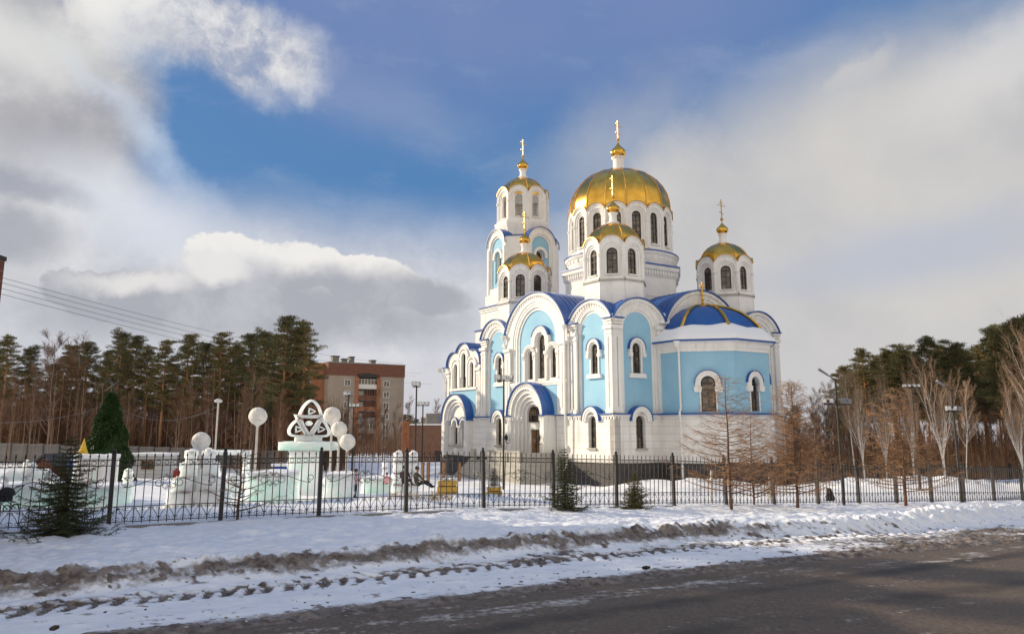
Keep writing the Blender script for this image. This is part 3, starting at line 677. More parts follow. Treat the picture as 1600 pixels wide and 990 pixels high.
m2.plate([(PC_-1.15, 0), (PC_-.72, 0), (PC_-.72, 2.8), (PC_-1.15, 2.8)], [], -.25, .37, Wp); m2.plate([(PC_+.72, 0), (PC_+1.15, 0), (PC_+1.15, 2.8), (PC_+.72, 2.8)], [], -.25, .37, Wp); m2.build('portal_back', pt)
window(pt, FL, PC_, 1.7, LZ-.6, LZ+.9, .44, bars=(3, 3))
dr = MB(FL); dr.plate([(PC_-.72, .02), (PC_+.72, .02), (PC_+.72, 2.75), (PC_-.72, 2.75)], [], -.25, .2, 'wood_door')
for s_ in (-1, 1):
    for z in (.25, 1.05, 1.85): dr.plate([(PC_+s_*.37-.25, z), (PC_+s_*.37+.25, z), (PC_+s_*.37+.25, z+.62), (PC_+s_*.37-.25, z+.62)], [[(PC_+s_*.37-.19, z+.06), (PC_+s_*.37+.19, z+.06), (PC_+s_*.37+.19, z+.56), (PC_+s_*.37-.19, z+.56)]], .2, .24, 'wood')
dr.plate([(PC_-.02, .02), (PC_+.02, .02), (PC_+.02, 2.75), (PC_-.02, 2.75)], [], .2, .25, 'dark_frame')
door = dr.build('door', church)
hb = MB(FL); hb.box(PC_+.06, PC_+.1, .25, .32, 1.1, 1.35, 'gold'); hb.build('handle', door)
for s_ in (-1, 1):                                          # wall lanterns either side of the portal
    x = PC_+s_*2.72; mb = MB(FL); mb.tube([(x, 1.49, 1.5), (x, 1.75, 1.45), (x, 1.85, 1.6), (x, 1.85, 1.75)], .03, 'iron', 6)
    mb.lathe([(.06, 1.72), (.14, 1.8), (.18, 2.1), (.05, 2.3), (.02, 2.4)], (x, 1.85, 0), 'iron', 8); mb.build('wall_lantern', church)
# --- narthex front (left end)
NX0, NX1 = 21.65, 29.7
def tref(e=0.0):
    a = arc(23.3, 9.75, 1.55+e, 0, 180, 12); b_ = arc(25.45, 10.4, 1.8+e, 0, 180, 16); c_ = arc(27.65, 9.75, 1.55+e, 0, 180, 12)
    pts = []
    # outline right (large x) to left (small x): walk x decreasing
    for x in np.linspace(29.2+e, 21.75-e, 60):
        z = 9.75
        for cx_, cz_, r_ in ((23.3, 9.75, 1.55+e), (25.45, 10.4, 1.8+e), (27.65, 9.75, 1.55+e)):
            if abs(x-cx_) < r_: z = max(z, cz_+math.sqrt(r_*r_-(x-cx_)**2))
        pts.append((float(x), float(z)))
    return pts
nw = [(23.55, .8, 7.3, 10.0), (25.35, .95, 7.3, 11.1), (27.15, .8, 7.3, 10.0)]
mb = MB(FL); mb.plate([(NX0, LZ), (NX1, LZ), (NX1, 9.75)]+tref()+[(NX0, 9.75)], [arched(*w) for w in nw], -.5, .0, Wp)
for x, w, a, t in nw: ringpl(mb, x, w/2, w/2+.3, t-w/2, 0, .12, Wp, leg=2.2); ringpl(mb, x, w/2+.42, w/2+.62, t-w/2, 0, .18, Wp)
for x in (22.85, 24.45, 26.25, 27.85): mb.plate([(x-.14, 7.3), (x+.14, 7.3), (x+.14, 9.6), (x-.14, 9.6)], [], 0, .2, Wp)
strip(FL, 22.4, 28.3, 7.0, 7.25, 0, .22, Wp, mb); mb.build('gable_wall', church)
for x, w, a, t in nw: window(church, FL, x, w-.04, a+.02, t-.02, -.26)
mb = MB(FL); t1, t0 = tref(.1), tref(.01); mb.plate(t1+t0[::-1], [], -6, .24, 'blue_roof'); mb.build('roof', church, smooth=True)
mb = MB(FL); strip(FL, 21.6, 22.0, 9.65, 9.78, -.5, .3, 'blue_roof', mb); strip(FL, 28.9, 30.0, 9.65, 9.78, -.5, .3, 'blue_roof', mb); strip(FL, 28.9, 29.9, 9.3, 9.64, -.5, .2, Wp, mb); strip(FL, 21.6, 22.0, 9.3, 9.64, -.5, .2, Wp, mb); mb.build('cornice', church)
pilaster(FL, 21.75, 22.5, LZ+.06, 9.0, -.02, .12, slots=[(22.05, 22.2)]); pilaster(FL, 28.6, 29.4, LZ+.06, 9.0, -.02, .12)
b = MB(); b.box(.4, SX-.3, 21.5, 29.9, 9.9, 10.05, 'roof_snow'); b.build('snow_cover', church)
mb = MB(FL); mb.plate([(22.6, LZ+.06), (28.6, LZ+.06), (28.6, 6.9), (22.6, 6.9)], [], 0, .03, Bp); mb.build('blue_panel', church)
mb = MB(FL)
NC = 26.0
for a, b_, dd in ((2.35, 2.85, .85), (2.0, 2.37, .62), (1.7, 2.02, .42)): ringpl(mb, NC, a, b_, LZ-.35, -.05, dd, Wp, leg=0)
mb.plate(arc(NC, LZ-.35, 1.72, 0, 180, 20), [], -.05, .16, Wp)
mb.plate([(NC-2.85, 0), (NC-2.2, 0), (NC-2.2, LZ-.35), (NC-2.85, LZ-.35)], [], 0, .85, Wp); mb.plate([(NC+2.2, 0), (NC+2.85, 0), (NC+2.85, LZ-.35), (NC+2.2, LZ-.35)], [], 0, .85, Wp)
for x in (25.0, 26.9): ringpl(mb, x, .5, .78, 3.28, .12, .34, Wp, leg=.3); ringpl(mb, x, .78, .84, 3.28, .12, .38, 'blue_roof')
for x in (24.1, 25.95, 27.8): mb.plate([(x-.16, 1.1), (x+.16, 1.1), (x+.16, 3.1), (x-.16, 3.1)], [], .12, .34, Wp)
strip(FL, 23.9, 28.0, .92, 1.1, .1, .4, 'light_stone', mb); mb.build('arched_bay', church)
mb = MB(FL); ringpl(mb, NC, 2.85, 2.94, LZ-.35, 0, 1.0, 'blue_roof'); mb.build('roof', church, smooth=True)
for x in (25.0, 26.9): window(church, FL, x, .88, 1.18, 3.72, -.2)
# downpipes with hoppers
def pipe(pts, funnel):
    mb = MB(); mb.tube(pts, .085, Wp, 8); x, y, z = funnel; mb.lathe([(.1, -.4), (.26, -.05), (.28, .1)], (x, y, z), Wp, 8)
    for p in pts[2:-1]: mb.lathe([(.12, 0), (.12, .1)], (p[0], p[1], p[2]-.2), Wp, 8)
    mb.build('downpipe', church)
pipe([(-.55, 16.28, 12.1), (-.6, 16.28, 11.6), (-.42, 16.28, 11.0), (-.42, 16.28, 7.4), (-.5, 16.28, 4.3), (-.5, 16.28, -.2), (-.8, 16.28, -.8)], (-.62, 16.28, 12.0))
pipe([(-.55, 6.02, 12.1), (-.6, 6.02, 11.6), (-.6, 6.02, 11.0), (-.6, 6.02, 7.4), (-.62, 6.02, 4.3), (-.5, 6.02, -.2), (-.8, 6.02, -.8)], (-.62, 6.02, 12.0))
pipe([(-.5, 30.0, 9.7), (-.45, 29.8, 9.0), (-.25, 29.3, 8.2), (-.22, 29.3, 4.4), (-.5, 29.3, 4.0), (-.35, 29.3, -.4)], (-.6, 30.1, 9.6))
# --- octagonal drums, domes and crosses
def facet_T(cx, cy, n, k, ap, off=0.0):
    a = 2*math.pi*k/n+off; nx, ny = math.cos(a), math.sin(a)
    return lambda x, d, z: (cx+nx*(ap+d)-ny*x, cy+ny*(ap+d)+nx*x, z)
def onion_prof(r, h): return [(r*.45, 0), (r*.62, .04*h), (r*.9, .14*h), (r, .27*h), (r*.93, .40*h), (r*.7, .52*h), (r*.42, .64*h), (r*.22, .76*h), (r*.10, .88*h), (r*.07, h)]
def cross(parent, c, z0, h, tilt_dir=None):
    """Orthodox cross on a ball: upright, short top bar, long bar, slanting foot bar; bars run along the right front"""
    mb = MB(); x, y = c; t = .018*h/2.2+.016
    mb.sphere((x, y, z0+.12*h), .075*h, 'gold_dark', 10); mb.tube([(x, y, z0-.1), (x, y, z0+.2*h)], t*.9, 'gold_dark', 6)
    mb.box(x-t, x+t, y-t, y+t, z0+.15*h, z0+h, 'gold_dark')
    for zz, w in ((.86, .11), (.74, .22)): mb.box(x-w*h, x+w*h, y-t*.8, y+t*.8, z0+zz*h-t, z0+zz*h+t, 'gold_dark')
    for s_ in (-1, 1): mb.sphere((x+s_*.22*h, y, z0+.74*h), t*1.5, 'gold_dark', 6)
    mb.sphere((x, y, z0+h), t*1.5, 'gold_dark', 6)
    w = .12*h; k = mb.mi('gold_dark'); a = .05*h
    pts = [mb.pt(p) for p in ((x-w, y-t, z0+.4*h+a-t), (x+w, y-t, z0+.4*h-a-t), (x+w, y+t, z0+.4*h-a-t), (x-w, y+t, z0+.4*h+a-t), (x-w, y-t, z0+.4*h+a+t), (x+w, y-t, z0+.4*h-a+t), (x+w, y+t, z0+.4*h-a+t), (x-w, y+t, z0+.4*h+a+t))]
    for q in ((0,3,2,1),(4,5,6,7),(0,1,5,4),(1,2,6,5),(2,3,7,6),(3,0,4,7)): mb.face([pts[i] for i in q], k)
    return mb.build('cross', parent)
def gored(parent, c, n, prof, m='gold', off=0.0, ribs=True, flat=.75, ribm='gold_dark', ribr=.035, name='dome'):
    mb = MB(); k = mb.mi(m); sub = 6; tot = n*sub; rings = []
    for r, z in prof:
        row = []
        for j in range(tot):
            a = 2*math.pi*(j/tot)+off; ph = (j % sub)/sub*2*math.pi/n-math.pi/n
            # facet-like gore: seams at vertices
            rr = r*((1-flat)+flat*math.cos(math.pi/n)/math.cos(ph))
            row.append(mb.pt((c[0]+rr*math.cos(a+math.pi/n), c[1]+rr*math.sin(a+math.pi/n), z)))
        rings.append(row)
    for i in range(len(prof)-1):
        for j in range(tot): mb.face((rings[i][j], rings[i][(j+1) % tot], rings[i+1][(j+1) % tot], rings[i+1][j]), k)
    mb.face(rings[-1], k)
    o = mb.build(name, parent, smooth=True)
    if ribs:
        rb = MB()
        for q in range(n):
            a = 2*math.pi*q/n+off+math.pi/n
            rb.tube([(c[0]+(r+.015)*math.cos(a), c[1]+(r+.015)*math.sin(a), z) for r, z in prof], ribr, ribm, 5)
        rb.build('rib', parent) if parent is not church else rb.build('rib', o)
    return o
def dome_prof(r, z0, z1, n=10, e=.5, rtop=.08):
    p = []
    for i in range(n+1):
        t = i/n*math.pi/2
        p.append((max(r*math.cos(t)**e*(1), rtop*r) if i < n else rtop*r, z0+(z1-z0)*math.sin(t)**.95))
    return p
def drum(parent, c, n, ap, zb, zs, zwin, zt, ww, wz0, wzt, off=0.0, scal=.45, open_=False, ledge=None, mname='drum'):
    """n facets, each a plate with stepped arch, window, and a curved top; pedestal zb..zs, facets zs..zt(valley)"""
    side = 2*ap*math.tan(math.pi/n); h = side/2; mb = MB(); wl = []
    for k in range(n):
        T = facet_T(c[0], c[1], n, k, ap, off); mb.T = T
        hh = h-.02
        mb.plate([(-hh, zb), (hh, zb), (hh, zs), (-hh, zs)], [], -.35, 0.02, Wp)
        top = seg(-hh, hh, zt, zt+scal, 12)
        ro = min(hh-.16, ww/2+.5)
        mb.plate([(-hh, zs), (hh, zs)]+top, [[(-ro, zs+.3), (ro, zs+.3)]+arc(0, wzt-ww/2, ro, 0, 180, 14)], -.3, 0, Wp)
        rm = (ro+ww/2)/2
        mb.plate([(-ro-.02, zs+.3), (ro+.02, zs+.3)]+arc(0, wzt-ww/2, ro+.02, 0, 180, 14), [[(-rm, wz0-.05), (rm, wz0-.05)]+arc(0, wzt-ww/2, rm, 0, 180, 14)], -.34, -.11, Wp)
        mb.plate([(-rm-.02, wz0-.08), (rm+.02, wz0-.08)]+arc(0, wzt-ww/2, rm+.02, 0, 180, 14), [arched(0, ww, wz0, wzt)], -.42, -.2, Wp)
        # archivolt under the eave and corner shafts with capitals
        w = hh; s2 = scal; r = (w*w+s2*s2)/(2*s2); aa = math.degrees(math.asin(min(1, w/r)))
        ringpl(mb, 0, r-.16, r-.01, zt+scal-r, 0, .07, Wp, a0=90-aa+1, a1=90+aa-1, n=12)
        ringpl(mb, 0, r, r+.05, zt+scal-r, -.3, .16, 'gold_dark', a0=90-aa, a1=90+aa, n=12)
        mb.plate([(-hh, zs), (hh, zs), (hh, zs+.14), (-hh, zs+.14)], [], -.2, .10, Wp)
        mb.plate([(-hh, zs-.16), (hh, zs-.16), (hh, zs), (-hh, zs)], [], -.2, .14, 'light_stone')
        mb.plate([(-ww/2-.1, wz0-.14), (ww/2+.1, wz0-.14), (ww/2+.1, wz0-.02), (-ww/2-.1, wz0-.02)], [], -.2, .05, Wp)
    mb.T = None
    R_ = ap/math.cos(math.pi/n)
    for k in range(n):
        a = 2*math.pi*(k+.5)/n+off; x, y = c[0]+(R_-.05)*math.cos(a), c[1]+(R_-.05)*math.sin(a); zc = wz0+(wzt-wz0)*.62; rs_ = .13 if n == 8 else .10
        mb.lathe([(rs_*1.3, zs+.15), (rs_, zs+.3), (rs_, zc), (rs_*1.7, zc+.18), (rs_*1.7, zc+.34), (rs_, zc+.42), (rs_*.9, zt+.02)], (x, y, 0), Wp, 8)
    dr_ = mb.build(mname, parent)
    if not open_:
        for k in range(n):
            window(dr_, facet_T(c[0], c[1], n, k, ap, off), 0, ww-.06, wz0+.02, wzt-.03, -.36)
    return dr_
def neck_onion(parent, c, z0, z1, rn, ro, ztop, n=8):
    mb = MB(); mb.lathe([(rn*1.55, z0-.1), (rn*1.55, z0+.12), (rn*1.1, z0+.2), (rn*.95, z0+.35*(z1-z0)), (rn*.92, z1-.25), (rn*1.2, z1-.12), (rn*1.25, z1)], (c[0], c[1], 0), Wp, 16); mb.build('neck', parent, smooth=True)
    mb = MB(); k = 8
    mb.lathe([(r, z1+z) for r, z in onion_prof(ro, ztop-z1)], (c[0], c[1], 0), 'gold', 32, shape=lambda a: 1-.05*abs(math.sin(a*k/2))**.5*0+.03*math.cos(a*16)); mb.build('onion_dome', parent, smooth=True)
# corner turrets
def turret(c):
    d = drum(church, c, 8, 2.62, 12.3, 15.75, 0, 18.98, .98, 16.25, 18.62, scal=.72, mname='turret')
    gored(d, c, 8, [(2.62, 18.9), (2.60, 19.25), (2.42, 19.85), (2.12, 20.35), (1.7, 20.78), (1.2, 21.1), (.7, 21.3), (.35, 21.38)], off=0, flat=.85)
    neck_onion(d, c, 21.35, 22.4, .36, .60, 23.75); cross(d, c, 23.65, 2.35); return d
T0 = (2.95, 3.05); t1_ = turret(T0)
tr_ = cache_tree(t1_)
for c_ in ((17.45, 3.05), (2.95, 17.7), (17.45, 17.7)):
    o = copy_tree(None, church, tr_); o.location = (c_[0]-T0[0], c_[1]-T0[1], 0)
# central drum
DC = (9.84, 10.05)
mb = MB(); k0 = 2*math.pi/8
mb.lathe([(5.5/math.cos(math.pi/8), 12.3), (5.5/math.cos(math.pi/8), 17.3), (5.62/math.cos(math.pi/8), 17.5), (5.66/math.cos(math.pi/8), 17.9), (5.85/math.cos(math.pi/8), 18.05), (5.9/math.cos(math.pi/8), 18.42)], (DC[0], DC[1], 0), Wp, 8, ang=math.pi/8)
cd = mb.build('drum_base', church)
mb = MB()
for k in range(8):
    mb.T = facet_T(DC[0], DC[1], 8, k, 5.62); hw = 2.3; x = -hw+.1
    while x < hw-.1: mb.plate([(x, 17.55), (x+.15, 17.55), (x+.15, 17.95), (x, 17.95)], [], 0, .12, Wp); x += .36
    mb.plate([(-.45, 14.75), (.45, 14.75), (.45, 15.0), (-.45, 15.0)], [[(-.38, 14.8), (.38, 14.8), (.38, 14.95), (-.38, 14.95)]], -.3, -.09, 'light_stone'); mb.plate([(-.38, 14.8), (.38, 14.8), (.38, 14.95), (-.38, 14.95)], [], -.2, -.1, 'glass')
    mb.plate([(-1.8, 15.4), (1.8, 15.4), (1.8, 15.5), (-1.8, 15.5)], [], -.2, -.08, Wp)
mb.build('cornice', cd)
mb = MB(); mb.lathe([(5.98/math.cos(math.pi/8), 18.42), (5.98/math.cos(math.pi/8), 18.56), (5.6, 18.62)], (DC[0], DC[1], 0), 'blue_roof', 8, ang=math.pi/8); mb.build('ledge', cd)
mb = MB(); mb.lathe([(5.45, 18.5), (5.5, 18.9), (5.62, 19.1), (5.66, 19.5), (5.8, 19.62), (5.84, 19.86)], (DC[0], DC[1], 0), Wp, 64)
for i in range(48):
    a = 2*math.pi*i/48; mb.T = facet_T(DC[0], DC[1], 48, i, 5.62); mb.plate([(-.05, 19.2), (.05, 19.2), (.05, 19.5), (-.05, 19.5)], [], 0, .1, Wp)
mb.T = None; mb.build('drum_plinth', cd, smooth=True)
mb = MB(); mb.lathe([(5.9, 19.86), (5.9, 19.98), (5.4, 20.05)], (DC[0], DC[1], 0), 'blue_roof', 64); mb.build('ledge', cd)
cdr = drum(church, DC, 16, 5.28, 19.9, 20.1, 0, 24.25, .92, 20.75, 23.95, off=math.pi/16*0+math.radians(225), scal=.62, mname='central_drum')
gored(cdr, DC, 16, [(5.1, 24.0), (5.26, 24.5), (5.30, 25.1), (5.22, 25.8), (5.0, 26.6), (4.6, 27.4), (4.02, 28.15), (3.3, 28.75), (2.45, 29.2), (1.5, 29.5), (.7, 29.62)], off=math.radians(225), flat=.9, ribr=.05)
neck_onion(cdr, DC, 29.55, 31.15, .62, .78, 33.0); cross(cdr, DC, 32.85, 2.45)
# --- bell tower
BC = (9.8, 28.2)
def chamfer(w, s_, z0, z1, m, mb, w2=None, s2=None):
    def ring(w, s_, z): return [(BC[0]+x, BC[1]+y, z) for x, y in ((w, -s_), (w, s_), (s_, w), (-s_, w), (-w, s_), (-w, -s_), (-s_, -w), (s_, -w))]
    a = [mb.pt(p) for p in ring(w, s_, z0)]; b_ = [mb.pt(p) for p in ring(w2 or w, s2 or s_, z1)]; k = mb.mi(m)
    for i in range(8): mb.face((a[i], a[(i+1) % 8], b_[(i+1) % 8], b_[i]), k)
    mb.face(a[::-1], k); mb.face(b_, k)
mb = MB(); chamfer(5.3, 2.4, -1, 14.3, Wp, mb); chamfer(4.75, 2.15, 14.3, 17.0, Wp, mb); chamfer(4.15, 2.1, 17.2, 18.6, Wp, mb)
for z_, w in ((16.5, 4.85), (16.75, 4.93)): chamfer(w, 2.2, z_, z_+.2, Wp, mb)
bt = mb.build('bell_tower', church)
mb = MB(); chamfer(5.5, 2.5, 14.32, 14.46, 'blue_roof', mb); chamfer(5.02, 2.26, 17.02, 17.16, 'blue_roof', mb); mb.build('ledge', bt)
mb = MB()
for k in range(4):
    mb.T = facet_T(BC[0], BC[1], 4, k, 3.9)
    top = seg(-2.05, 2.05, 24.75, 26.6, 18)
    mb.plate([(-2.05, 18.6), (2.05, 18.6)]+top, [[(-1.5, 19.4), (1.5, 19.4)]+arc(0, 24.3, 1.5, 0, 180, 20)], -.6, 0, Wp)
    o_ = [(1.52, 19.4)]+arc(0, 24.3, 1.52, 0, 180, 20)+[(-1.52, 19.4)]; i_ = [(-1.25, 19.4)]+arc(0, 24.3, 1.25, 180, 0, 20)+[(1.25, 19.4)]; mb.plate(o_+i_, [], -.6, -.14, Wp)
    mb.plate([(-1.3, 19.38), (1.3, 19.38)]+arc(0, 24.3, 1.3, 0, 180, 20), [arched(0, 1.3, 20.0, 23.9)], -.8, -.28, Bp)
    ringpl(mb, 0, .66, 1.0, 23.25, -.3, -.1, Wp, leg=.3); mb.plate([(-.66, 19.9), (.66, 19.9)]+arc(0, 23.25, .66, 0, 180, 16), [arched(0, 1.1, 20.0, 23.8)], -.9, -.5, Wp)
    ringpl(mb, 0, 2.05, 2.2, 24.4, 0, .1, Wp, a0=8, a1=172)
    for s_ in (-1, 1): mb.plate([(s_*1.78-.17, 18.8), (s_*1.78+.17, 18.8), (s_*1.78+.17, 24.3), (s_*1.78-.17, 24.3)], [], 0, .12, Wp)
    mb.T = facet_T(BC[0], BC[1], 4, k+.5, (3.9+2.05)/math.sqrt(2)); hw = (3.9-2.05)/math.sqrt(2)
    mb.plate([(-hw, 18.6), (hw, 18.6), (hw, 25.4), (-hw, 25.4)], [], -.5, 0, Wp)
mb.T = None; chamfer(2.6, 1.3, 18.6, 25.4, 'concrete', mb)
mb.build('belfry_stage', bt)
mb = MB()
for k in range(4):
    mb.T = facet_T(BC[0], BC[1], 4, k, 3.9); w = 2.05; s2 = 1.85; r = (w*w+s2*s2)/(2*s2); aa = math.degrees(math.asin(min(1, w/r)))
    ringpl(mb, 0, r+.005, r+.09, 26.6-r, -2.2, .2, 'blue_roof', a0=90-aa-2, a1=90+aa+2, n=18)
    mb.T = facet_T(BC[0], BC[1], 4, k+.5, (3.9+2.05)/math.sqrt(2)); hw = (3.9-2.05)/math.sqrt(2)
    mb.plate([(-hw, 25.41), (hw, 25.41), (hw, 25.52), (-hw, 25.52)], [], -1.2, .12, 'blue_roof')
mb.T = None; mb.build('roof', bt, smooth=True)
ap8 = 2.98
mb = MB(); c8 = math.cos(math.pi/8)
mb.lathe([(3.05/c8, 25.3), (3.05/c8, 26.3), (3.2/c8, 26.9), (3.32/c8, 27.35), (3.34/c8, 27.6)], (BC[0], BC[1], 0), Wp, 8, ang=math.pi/8); mb.build('drum_base', bt)
br = drum(bt, BC, 8, ap8, 27.3, 27.65, 0, 31.2, .98, 28.15, 31.05, open_=True, scal=.85, mname='bell_drum')
gored(bt, BC, 8, [(3.0, 31.0), (2.98, 31.4), (2.78, 32.0), (2.42, 32.6), (1.9, 33.1), (1.3, 33.5), (.7, 33.72), (.4, 33.8)], off=0, flat=.85)
neck_onion(bt, BC, 33.75, 34.95, .42, .68, 36.55); cross(bt, BC, 36.4, 2.5)
mb = MB()
mb.lathe([(.34, 0), (.28, .12), (.2, .4), (.1, .52), (.02, .55), (.02, 1.2)], (BC[0], BC[1], 29.9), 'gold_dark', 14)
mb.build('bell', bt, smooth=True)
# --- apse
AC = (10.6, -.3); AP = 5.3; hs = AP*math.tan(math.pi/8)
mb = MB()
for nm, ap, z0, z1, m in (('w', AP, LZ-.2, 9.3, Bp),):
    for k in (4, 5, 6, 7, 8):                                # facets facing -x ... +x through -y
        T = facet_T(AC[0], AC[1], 8, k, ap); mb.T = T; h_ = hs
        holes = [arched(0, 1.2, 4.25, 7.2)] if k == 5 else [arched(.15, 1.0, 4.3, 7.2)] if k == 6 else [arched(0, 1.1, 4.3, 7.2)] if k == 7 else []
        mb.plate([(-h_, z0), (h_, z0), (h_, z1), (-h_, z1)], holes, -.4, 0, m)
mb.T = None
aps = mb.build('apse', church)
mb = MB(); C8 = 1/math.cos(math.pi/8)
mb.lathe([(5.48*C8, -1), (5.48*C8, LZ-.05)], (AC[0], AC[1], 0), Rp, 8, ang=math.pi/8); mb.lathe([(5.55*C8, -3.4), (5.6*C8, 0)], (AC[0], AC[1], 0), 'granite', 8, ang=math.pi/8); mb.lathe([(5.40*C8, 9.28), (5.40*C8, 9.55), (5.48*C8, 9.6), (5.5*C8, 9.95), (5.75*C8, 10.05), (5.75*C8, 10.14)], (AC[0], AC[1], 0), Wp, 8, ang=math.pi/8)
mb.build('apse_wall', aps)
mb = MB(); mb.lathe([(5.72*C8, LZ-.05), (5.72*C8, LZ+.06), (5.35*C8, LZ+.1)], (AC[0], AC[1], 0), 'blue_roof', 8, ang=math.pi/8); mb.lathe([(5.95*C8, 10.14), (5.97*C8, 10.26), (5.0*C8, 10.4)], (AC[0], AC[1], 0), 'blue_roof', 8, ang=math.pi/8); mb.build('ledge', aps)
gored(aps, AC, 8, [(5.2*C8, 10.3), (5.0*C8, 10.9), (4.6*C8, 11.6), (4.0*C8, 12.35), (3.2*C8, 13.0), (2.3*C8, 13.45), (1.3*C8, 13.75), (.5, 13.85)], m='blue_roof', ribs=False, flat=1, name='roof')
rb = MB()
for q in range(8):
    a = 2*math.pi*q/8+math.pi/8
    if math.sin(a) > .1: continue
    rb.tube([(AC[0]+(r+.06)*C8*math.cos(a), AC[1]+(r+.06)*C8*math.sin(a), z+.04) for r, z in ((4.72, 11.5), (4.0, 12.37), (3.2, 13.02), (2.3, 13.47), (1.3, 13.77), (.4, 13.88))], .14, 'gold', 6)
rb.build('rib', aps)
sn = MB(); rs = random.Random(3); k = sn.mi('roof_snow'); n8 = 96; rows = []
for i, (r, z) in enumerate(((5.93, 10.28), (5.9, 10.5), (5.55, 10.85), (5.12, 11.3), (4.84, 11.55), (4.6, 11.6))):
    row = []
    for j in range(n8):
        a = 2*math.pi*j/n8; ph = (a+math.pi/8) % (math.pi/4)-math.pi/8; rr = r/math.cos(ph)
        w = .22*math.sin(3.1*a+1)+.16*math.sin(9*a)+rs.uniform(-.03, .03) if i >= 3 else 0
        row.append(sn.pt((AC[0]+(rr-w*.7)*math.cos(a), AC[1]+(rr-w*.7)*math.sin(a), z+w*.6)))
    rows.append(row)
for i in range(len(rows)-1):
    for j in range(n8): sn.face((rows[i][j], rows[i][(j+1) % n8], rows[i+1][(j+1) % n8], rows[i+1][j]), k)
sn.build('snow_cover', aps, smooth=True)
mb = MB(); mb.lathe([(.7, 13.8), (.6, 13.95), (.2, 14.1), (.1, 14.3)], (AC[0], AC[1], 0), 'gold', 10)
for z in (14.5, 14.95, 15.4): mb.sphere((AC[0], AC[1], z), .13, 'gold', 8)
mb.tube([(AC[0], AC[1], 14.1), (AC[0], AC[1], 16.2)], .07, 'gold', 6); mb.box(AC[0]-.3, AC[0]+.3, AC[1]-.05, AC[1]+.05, 15.75, 15.85, 'gold'); mb.build('cross', aps)
for k, x, w, hood_ in ((5, 0, 1.2, True), (6, .15, 1.0, True), (7, 0, 1.1, True)):
    T = facet_T(AC[0], AC[1], 8, k, AP); r = w/2; zt = 7.2
    mb = MB(T); ringpl(mb, x, r, r+.46, zt-r, -.05, .2, Wp, leg=.35)
    for s_ in (-1, 1): mb.plate([(x+s_*(r+.25)-.28, zt-r-.75), (x+s_*(r+.25)+.28, zt-r-.75), (x+s_*(r+.25)+.34, zt-r-.3), (x+s_*(r+.25)-.34, zt-r-.3)], [], -.05, .26, Wp)
    o_ = [(x+r+.12, 4.2)]+arc(x, zt-r, r+.12, 0, 180, 14)+[(x-r-.12, 4.2)]; i_ = [(x-r, 4.2)]+arc(x, zt-r, r, 180, 0, 14)+[(x+r, 4.2)]; mb.plate(o_+i_, [], -.4, .06, Wp)
    ringpl(mb, x, r+.46, r+.52, zt-r, -.05, .25, 'blue_roof'); mb.build('window_surround', aps)
    window(aps, T, x, w-.06, 4.3, zt-.03, -.32)
av = 2*math.pi*4.5/8; px_, py_ = AC[0]+5.5*C8*math.cos(av), AC[1]+5.5*C8*math.sin(av)
pipe([(px_-.35, py_-.1, 10.1), (px_-.2, py_-.1, 9.6), (px_-.05, py_, 9.2), (px_-.05, py_, 4.6), (px_-.3, py_-.1, 4.1), (px_-.2, py_-.1, 3.6), (px_-.2, py_-.1, -2.2)], (px_-.35, py_-.1, 10.05))
# --- stone landing and stair before the portal
mb = MB(FL)
mb.plate([(7.2, -3.6), (15.6, -3.6), (15.6, -.05), (7.2, -.05)], [[(13.0, -1.8), (13.7, -1.8), (13.7, -1.1), (13.0, -1.1)]], .3, 4.6, 'light_stone')
for x0, x1 in ((7.2, 7.6), (9.2, 9.6), (12.2, 12.6), (15.2, 15.6)): mb.box(x0, x1, 4.3, 4.7, -.05, .95, 'light_stone')
mb.box(7.2, 12.3, 4.4, 4.6, -.05, .75, 'light_stone'); mb.box(7.15, 12.4, 4.33, 4.67, .75, .9, 'light_stone')
mb.box(7.2, 7.4, .3, 4.4, -.05, .75, 'light_stone')
for i in range(12): mb.box(15.6+i*.32, 15.92+i*.32, .8, 4.3, -3.6, -.05-.17*(i+1), 'light_stone')
mb.plate([(15.6, -3.6), (20.2, -3.6), (20.2, -2.2), (15.6, .2)], [], 4.3, 4.6, 'light_stone')
mb.plate([(15.6, -3.6), (20.2, -3.6), (20.2, -2.2), (15.6, .2)], [], .4, .7, 'light_stone')
mb.build('porch_stair', church)

# snow caught in the roof valleys
rsn = random.Random(8)
def valley_snow(x, y, z, lx, ly, h):
    mb = MB(); k = mb.mi('roof_snow'); n = 10; g = []
    for i in range(n+1):
        row = []
        for j in range(n+1):
            u, v = i/n*2-1, j/n*2-1; e = max(0, 1-u*u)*max(0, 1-v*v)
            row.append(mb.pt((x+u*lx*(1+rsn.uniform(-.06, .06)), y+v*ly*(1+rsn.uniform(-.06, .06)), z+h*e**.4*(1+rsn.uniform(-.12, .12)) if 0 < i < n and 0 < j < n else z-.3)))
        g.append(row)
    for i in range(n):
        for j in range(n): mb.face((g[i][j], g[i+1][j], g[i+1][j+1], g[i][j+1]), k)
    mb.build('snow_cover', church, smooth=True)
valley_snow(.35, .35, 12.25, .55, .55, .35); valley_snow(1.2, 6.05, 12.3, 1.5, .55, .75); valley_snow(1.2, 16.3, 12.3, 1.4, .5, .6); valley_snow(6.0, 1.4, 12.3, .7, 1.6, 1.0); valley_snow(15.6, 1.4, 12.3, .7, 1.6, .8); valley_snow(2.0, 21.0, 10.2, 1.6, .8, .7)

mb = MB(); mb.lathe([(2.85, 31.1), (2.85, 31.25)], (BC[0], BC[1], 0), Wp, 8, ang=math.pi/8); mb.lathe([(2.6, 27.6), (2.6, 27.7)], (BC[0], BC[1], 0), Wp, 8, ang=math.pi/8); mb.build('ceiling', bt)
